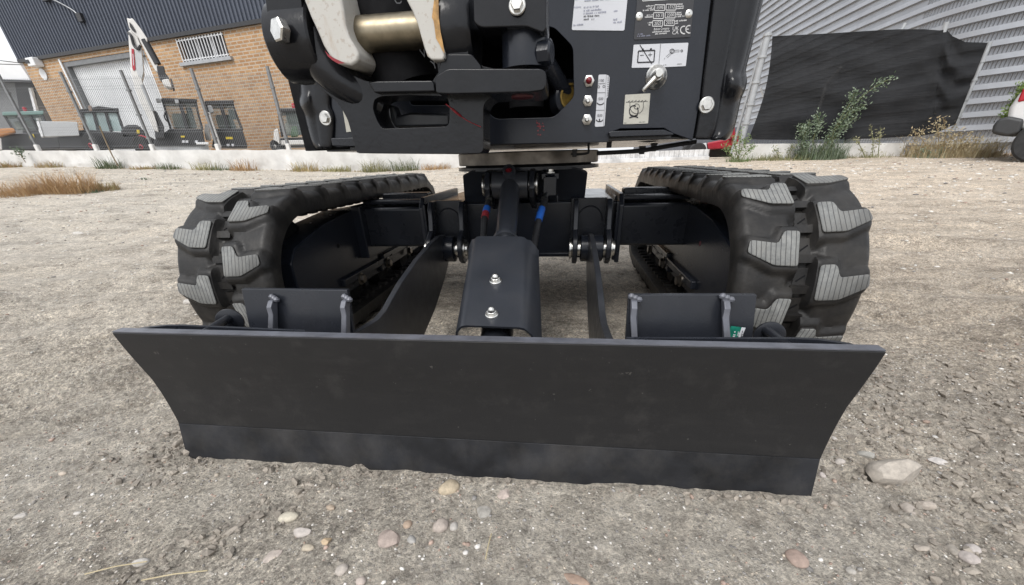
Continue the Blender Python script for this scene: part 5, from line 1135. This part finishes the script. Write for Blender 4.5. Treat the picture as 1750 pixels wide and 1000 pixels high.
# white car, mostly beyond the right edge
cp = at(1707,200,Y=7.9); cz = gzs(cp.x+.5, cp.y-.3)
CR = empty('white_car', (cp.x, cp.y, cz), R_(-44)); tag(CR, 'rear corner of a white car with red tail lamp at the right edge', 'car')
def cpoly(name, pts, y0, y1, m, bevel=.05): u = MB(); u.prism([(a, y0, b) for a, b in pts], (0,y1-y0,0)); return u.build(name, m, CR, bevel=bevel, seg=3)
cpoly('body', [(.10,.62),(.06,.80),(.10,1.02),(.22,1.10),(3.0,1.08),(4.1,.98),(4.25,.62),(4.2,.35),(3.6,.32),(1.3,.32),(.5,.36)], .05, 1.65, CARW, .08)
cpoly('cabin', [(.22,1.08),(.55,1.55),(2.2,1.58),(3.05,1.08)], .15, 1.55, CARW, .08)
cpoly('side_window', [(.42,1.12),(.65,1.47),(2.1,1.50),(2.8,1.12)], .135, .15, CABK, 0)
cpoly('bumper', [(.0,.44),(-.02,.55),(.0,.64),(.10,.68),(.30,.62),(.32,.42),(.2,.38)], 0, 1.7, BUMPER, .05)
cpoly('tail_lamp', [(.12,.86),(.11,1.06),(.30,1.06),(.34,.90)], .03, .2, TAIL, .03)
for wx in (.60, 3.4):
    u = MB(); u.lathe((wx,-.02,.31), (0,1,0), [(0,.19),(0,.28),(.03,.31),(.18,.31),(.2,.28),(.2,.19)], 28); w_ = u.build('wheel', TYRE, CR, smooth=True, angle=35)
    u = MB(); u.lathe((wx,.0,.31), (0,1,0), [(0,.03),(.0,.19),(.06,.19)], 20); u.build('rim', GALV, w_, smooth=True, angle=35)

# ================================================================== plants
def gflat(x_, y_):
    """terrain height without its small roughness"""
    st = lambda a, b, q: (lambda t_: t_*t_*(3-2*t_))(min(1, max(0, (q-a)/(b-a))))
    z_ = .03*st(.1,.9,y_)+.052*min(7.9, max(0, y_-1.8))+.036*min(30, max(0, -x_-4.5))*st(2,9.5,y_)-.010*min(8, max(0, x_-4))*st(3,9.5,y_)
    return z_+(.12*st(9.7,10.3,y_) if x_ < -1.5 else 0)
def blades(mb, cols, base, n, h, spread, lean, wd, c0, c1, rg, up_=1.0, seg=3):
    """n bent blades fanning out of a patch"""
    for _ in range(n):
        a = rg.uniform(0, 6.283); r_ = spread*math.sqrt(rg.random()); bx, by = base.x+math.cos(a)*r_, base.y+math.sin(a)*r_*.6
        z0 = gflat(bx, by)-.01; hh = h*(.15+.95*rg.random()**1.6); d_ = Vector((math.cos(a+rg.gauss(0,1)), math.sin(a+rg.gauss(0,1)), 0))*lean*hh*rg.uniform(.3,1.2)
        s_ = Vector((-d_.y, d_.x, 0)); s_ = s_.normalized()*wd if s_.length > 1e-6 else Vector((wd,0,0)); pr_ = []
        for k_ in range(seg+1):
            t_ = k_/seg; c_ = Vector((bx,by,z0))+Vector((0,0,hh*t_*(1-.25*lean*t_)))+d_*t_*t_; pr_ += [c_-s_*(1-t_*.85), c_+s_*(1-t_*.85)]
        mb.add(pr_, [(2*k_,2*k_+1,2*k_+3,2*k_+2) for k_ in range(seg)]); f_ = rg.random(); col = tuple(x_*(1-f_)+y_*f_ for x_, y_ in zip(c0, c1)); cols += [col]*len(pr_)
def leaves(mb, cols, path_, n, size, c0, c1, rg, spread=.02):
    for _ in range(n):
        p_ = path_[int(rg.random()**.8*(len(path_)-1))]+Vector((rg.gauss(0,spread), rg.gauss(0,spread), rg.gauss(0,spread))); d_ = Vector((rg.gauss(0,1), rg.gauss(0,1), rg.gauss(.4,.7))).normalized()*size*rg.uniform(.5,1.3); s_ = d_.cross(Vector((rg.gauss(0,1),rg.gauss(0,1),rg.gauss(0,1)))).normalized()*size*.18
        mb.add([p_, p_+d_*.5+s_, p_+d_, p_+d_*.5-s_], [(0,1,2,3)]); f_ = rg.random(); cols += [tuple(x_*(1-f_)+y_*f_ for x_, y_ in zip(c0, c1))]*4
def finish(mb, cols, name, label, cat, group=None, kind=None):
    me = bpy.data.meshes.new(name); me.from_pydata(mb.v, [], mb.f); me.update(); a_ = me.color_attributes.new('Col', 'FLOAT_COLOR', 'POINT'); c_ = np.ones((len(mb.v),4)); c_[:,:3] = np.array(cols); a_.data.foreach_set('color', c_.ravel()); me.materials.append(LEAFG)
    o = link(bpy.data.objects.new(name, me)); tag(o, label, cat, group, kind); return o
DRY0, DRY1 = (.34,.20,.10), (.52,.37,.20); GR0, GR1 = (.055,.095,.035), (.13,.19,.07); GY0, GY1 = (.26,.24,.10), (.36,.33,.17); SAGE0, SAGE1 = (.14,.19,.13), (.26,.31,.23)
def gp(px, py):
    """point on the terrain under a picture point"""
    y_ = 2.0; prev = None
    d = rt2*((px-CXP)/FPX)+dn2*((py-CYP)/FPX)+fw
    for i in range(1, 1600):
        q = CAM+d*(i*.01); g_ = gflat(q.x, q.y)
        if q.z < g_: return Vector((q.x,q.y,g_))
    return CAM+d*8
rg = random.Random(3)
def tuft(px, py, n, h, spread, lean, wd, c0, c1, name, label, cat, extra=None, Y=None):
    b_ = gp(px, py) if Y is None else Vector((at(px,py,Y=Y).x, Y, 0)); mb, cols = MB(), []; blades(mb, cols, b_, n, h, spread, lean, wd, c0, c1, rg)
    if extra: extra(mb, cols, b_)
    return finish(mb, cols, name, label, cat, 'weeds and dry grass')
tuft(40,332,1000,.36,.60,1.1,.004,DRY0,DRY1,'dry_grass_clump','dry brown grass clump cut by the left edge','grass')
def xg(mb, cols, b_): blades(mb, cols, b_+Vector((.45,0,0)), 90, .09, .2, .8, .008, GR0, SAGE1, rg)
tuft(118,328,1300,.46,.55,1.0,.004,DRY0,DRY1,'dry_grass_clump','tallest dry brown grass clump on the left yard ground','grass', xg)
tuft(178,324,380,.20,.30,1.0,.005,DRY0,GY1,'dry_grass_clump','low dry and green grass patch right of the tall brown clump','grass')
tuft(250,306,24,.05,.12,1.0,.012,GR0,SAGE0,'low_weed','tiny green weed alone on the pale ground','weed')
for i, (px, n, h, c0, c1, lab) in enumerate(((15,120,.22,DRY0,GY0,'brownish weeds at the wall foot, left edge'),(85,120,.16,DRY0,GY1,'dry tuft at the wall foot below the tractor'),(188,120,.20,GR0,(.16,.17,.10),'dark green weed at the wall foot with a broken stem'),(245,90,.14,DRY0,GY1,'dry tuft between the two green weeds at the wall'),(288,90,.15,GR0,(.22,.21,.12),'green weed at the wall foot under the raised boom'),(352,80,.15,GY0,GY1,'yellowish tuft at the wall foot below the loader'),(372,60,.17,GR0,SAGE0,'small green weed next to the yellowish tuft'),(415,100,.24,DRY0,DRY1,'thin dry weed at the wall foot before the brick wall'),(520,110,.16,GY0,DRY1,'straw coloured tuft at the wall under the left guard'),(575,120,.20,GY0,GY1,'yellow green grass at the wall under the casting'),(640,130,.24,(.14,.15,.07),GY1,'green grass tuft at the wall left of the slew ring'),(690,110,.19,GR0,(.24,.23,.13),'leafy green weed at the wall, second from the slew ring'),(745,140,.20,DRY0,DRY1,'reddish dry weed beside the slew ring'))):
    tuft(px, 287, int(n*2.2), h*(1.0+.9*(i%3)/2), .36, .9, .007, c0, c1, 'wall_weed', lab, 'weed', Y=9.35)
def stalk(pts, r_, Y0): return bez([at(x_,y_,Y=Y0) for x_, y_ in pts], 10)
u = MB(); u.tube(stalk([(202,284),(190,262),(178,235),(170,215)], .012, 9.3), .014, 6); tag(u.build('dead_stick', BARK, None, smooth=True), 'bare brown stick leaning on the mesh fence before the telehandler', 'stick')
u = MB(); st_ = stalk([(44,278),(36,266),(28,256)], .01, 9.3); u.tube(st_, .008, 5); o = u.build('stem', BARK, None, smooth=True)
mb, cols = MB(), []; leaves(mb, cols, st_[10:], 70, .08, GR0, SAGE0, rg, .05); o2 = finish(mb, cols, 'leafy_sprig', 'leafy green sprig leaning over the wall, far left', 'weed'); o.parent = o2
# right hand weeds
def weed(name, label, stems, nl, size, c0, c1, Y0, grass=0, gh=.2, gpx=None, spread=.03, gs=.35, stem_c=(.16,.17,.07)):
    mb, cols = MB(), []
    for pts in stems:
        ps = stalk(pts, .01, Y0); v0 = len(mb.v); mb.tube(ps, [.008*(1-.8*i/len(ps))+.0015 for i in range(len(ps))], 5); cols += [stem_c]*(len(mb.v)-v0); leaves(mb, cols, ps[3:], nl, size, c0, c1, rg, spread)
    if grass: b_ = at(gpx[0], gpx[1], Y=Y0); blades(mb, cols, b_, grass, gh, gs, .9, .006, c0, c1, rg)
    return finish(mb, cols, name, label, 'weed', 'weeds and dry grass')
weed('tall_weed', 'tall green weed whose longest stem arches across the shade cloth', [[(1395,272),(1420,235),(1455,185),(1490,152),(1524,133)],[(1400,272),(1412,240),(1440,205),(1478,180)],[(1385,272),(1392,230),(1400,215),(1396,196)],[(1410,272),(1430,230),(1462,200)],[(1370,272),(1372,240),(1385,205)],[(1420,272),(1425,225),(1455,172),(1460,158)],[(1380,272),(1375,245),(1368,215)]], 300, .06, GR0, SAGE1, 9.3, 800, .50, (1400,272), .045, .5)
weed('bushy_weed', 'feathery light green weed at the foot of the white fence post', [[(1262,274),(1256,250),(1250,226)],[(1258,274),(1270,250),(1281,230)],[(1266,274),(1278,258),(1290,250)],[(1255,274),(1244,258),(1238,248)],[(1262,274),(1264,245),(1268,222)]], 90, .06, (.10,.16,.05), (.22,.28,.12), 9.1, 160, .22, (1262,274), .03, .25)
weed('low_weed', 'low green weeds along the short white wall', [[(1330,274),(1328,262),(1322,254)],[(1345,274),(1350,258),(1354,250)]], 80, .05, GR0, GY1, 9.3, 600, .18, (1335,274), .03, .6)
weed('thin_weed', 'thin seeding weed before the short white wall, right half', [[(1490,272),(1492,245),(1488,215)],[(1500,272),(1503,240),(1505,218)],[(1480,272),(1470,250),(1460,235)]], 50, .06, (.22,.22,.12), (.32,.30,.18), 9.3, 200, .16, (1480,274), .025, .5)
weed('dry_bush', 'straw brown dry bush spreading left of the white car', [[(1590,275),(1580,245),(1560,222)],[(1600,275),(1604,240),(1598,205)],[(1610,275),(1625,240),(1640,225)],[(1620,275),(1650,250),(1680,236)],[(1595,275),(1570,258),(1548,250)],[(1630,275),(1665,262),(1700,252)],[(1605,275),(1615,235),(1612,200)],[(1640,275),(1640,250),(1650,230)]], 110, .06, (.34,.26,.15), (.46,.40,.25), 9.2, 1300, .50, (1620,276), .06, .85, (.30,.22,.12))
weed('sage_weed', 'grey green weed at the foot of the brown dry bush', [[(1590,280),(1585,265),(1578,256)],[(1600,280),(1604,266),(1610,258)]], 70, .06, SAGE0, SAGE1, 9.0, 200, .16, (1592,280), .03, .4)
tuft(1690,272,260,.25,.6,1.1,.005,DRY0,DRY1,'dry_grass_clump','straw coloured grass between dry bush and white car','grass', Y=9.2)
mb, cols = MB(), []
for i in range(60):
    f_ = rg.random(); ps = [at(1724+f_*42+rg.gauss(0,3), 210-f_*75+rg.gauss(0,4), Y=9.0+rg.gauss(0,.12))]; leaves(mb, cols, ps*2, 60, .06, (.07,.12,.02), (.20,.27,.06), rg, .05)
ps = [at(1740,262,Y=9.0), at(1738,214,Y=9.0), at(1750,160,Y=9.0)]; v0 = len(mb.v); mb.tube(ps, [.02,.015,.008], 6); cols += [(.15,.11,.06)]*(len(mb.v)-v0)
finish(mb, cols, 'garden_shrub', 'bright green conical shrub behind the white car', 'shrub')
# strip of short grass along the wall foot, nobody could count it
mb, cols = MB(), []
for i in range(150):
    x_ = rg.uniform(-14,-1.2); blades(mb, cols, Vector((x_, 9.38, 0)), 9, .07, .10, .9, .005, DRY0, GY1, rg, seg=2)
for i in range(90):
    x_ = rg.uniform(3.9, 9); blades(mb, cols, Vector((x_, 9.3, 0)), 9, .09, .12, .9, .005, GR0, GY1, rg, seg=2)
finish(mb, cols, 'wall_foot_grass', 'short mixed grass along the foot of the walls', 'grass', kind='stuff')
# dry straws lying on the soil in front
for px, py, a, ln, lab in ((200,972,20,.09,'pale straw lying by the tyre ridge, lower left'),(835,935,88,.05,'short straw standing out below the blade centre'),(300,985,15,.10,'long pale straw at the bottom left')):
    p_ = at(px, py, Z=.006); d_ = Vector((math.cos(R_(a)), math.sin(R_(a)), 0)); u = MB(); u.tube([p_-d_*ln/2+Vector((0,0,.002)), p_+Vector((0,0,.006)), p_+d_*ln/2+Vector((0,0,.003))], .0011, 5); tag(u.build('straw', simple('dry_straw', (.45,.38,.24), .8), None, smooth=True), lab, 'straw')
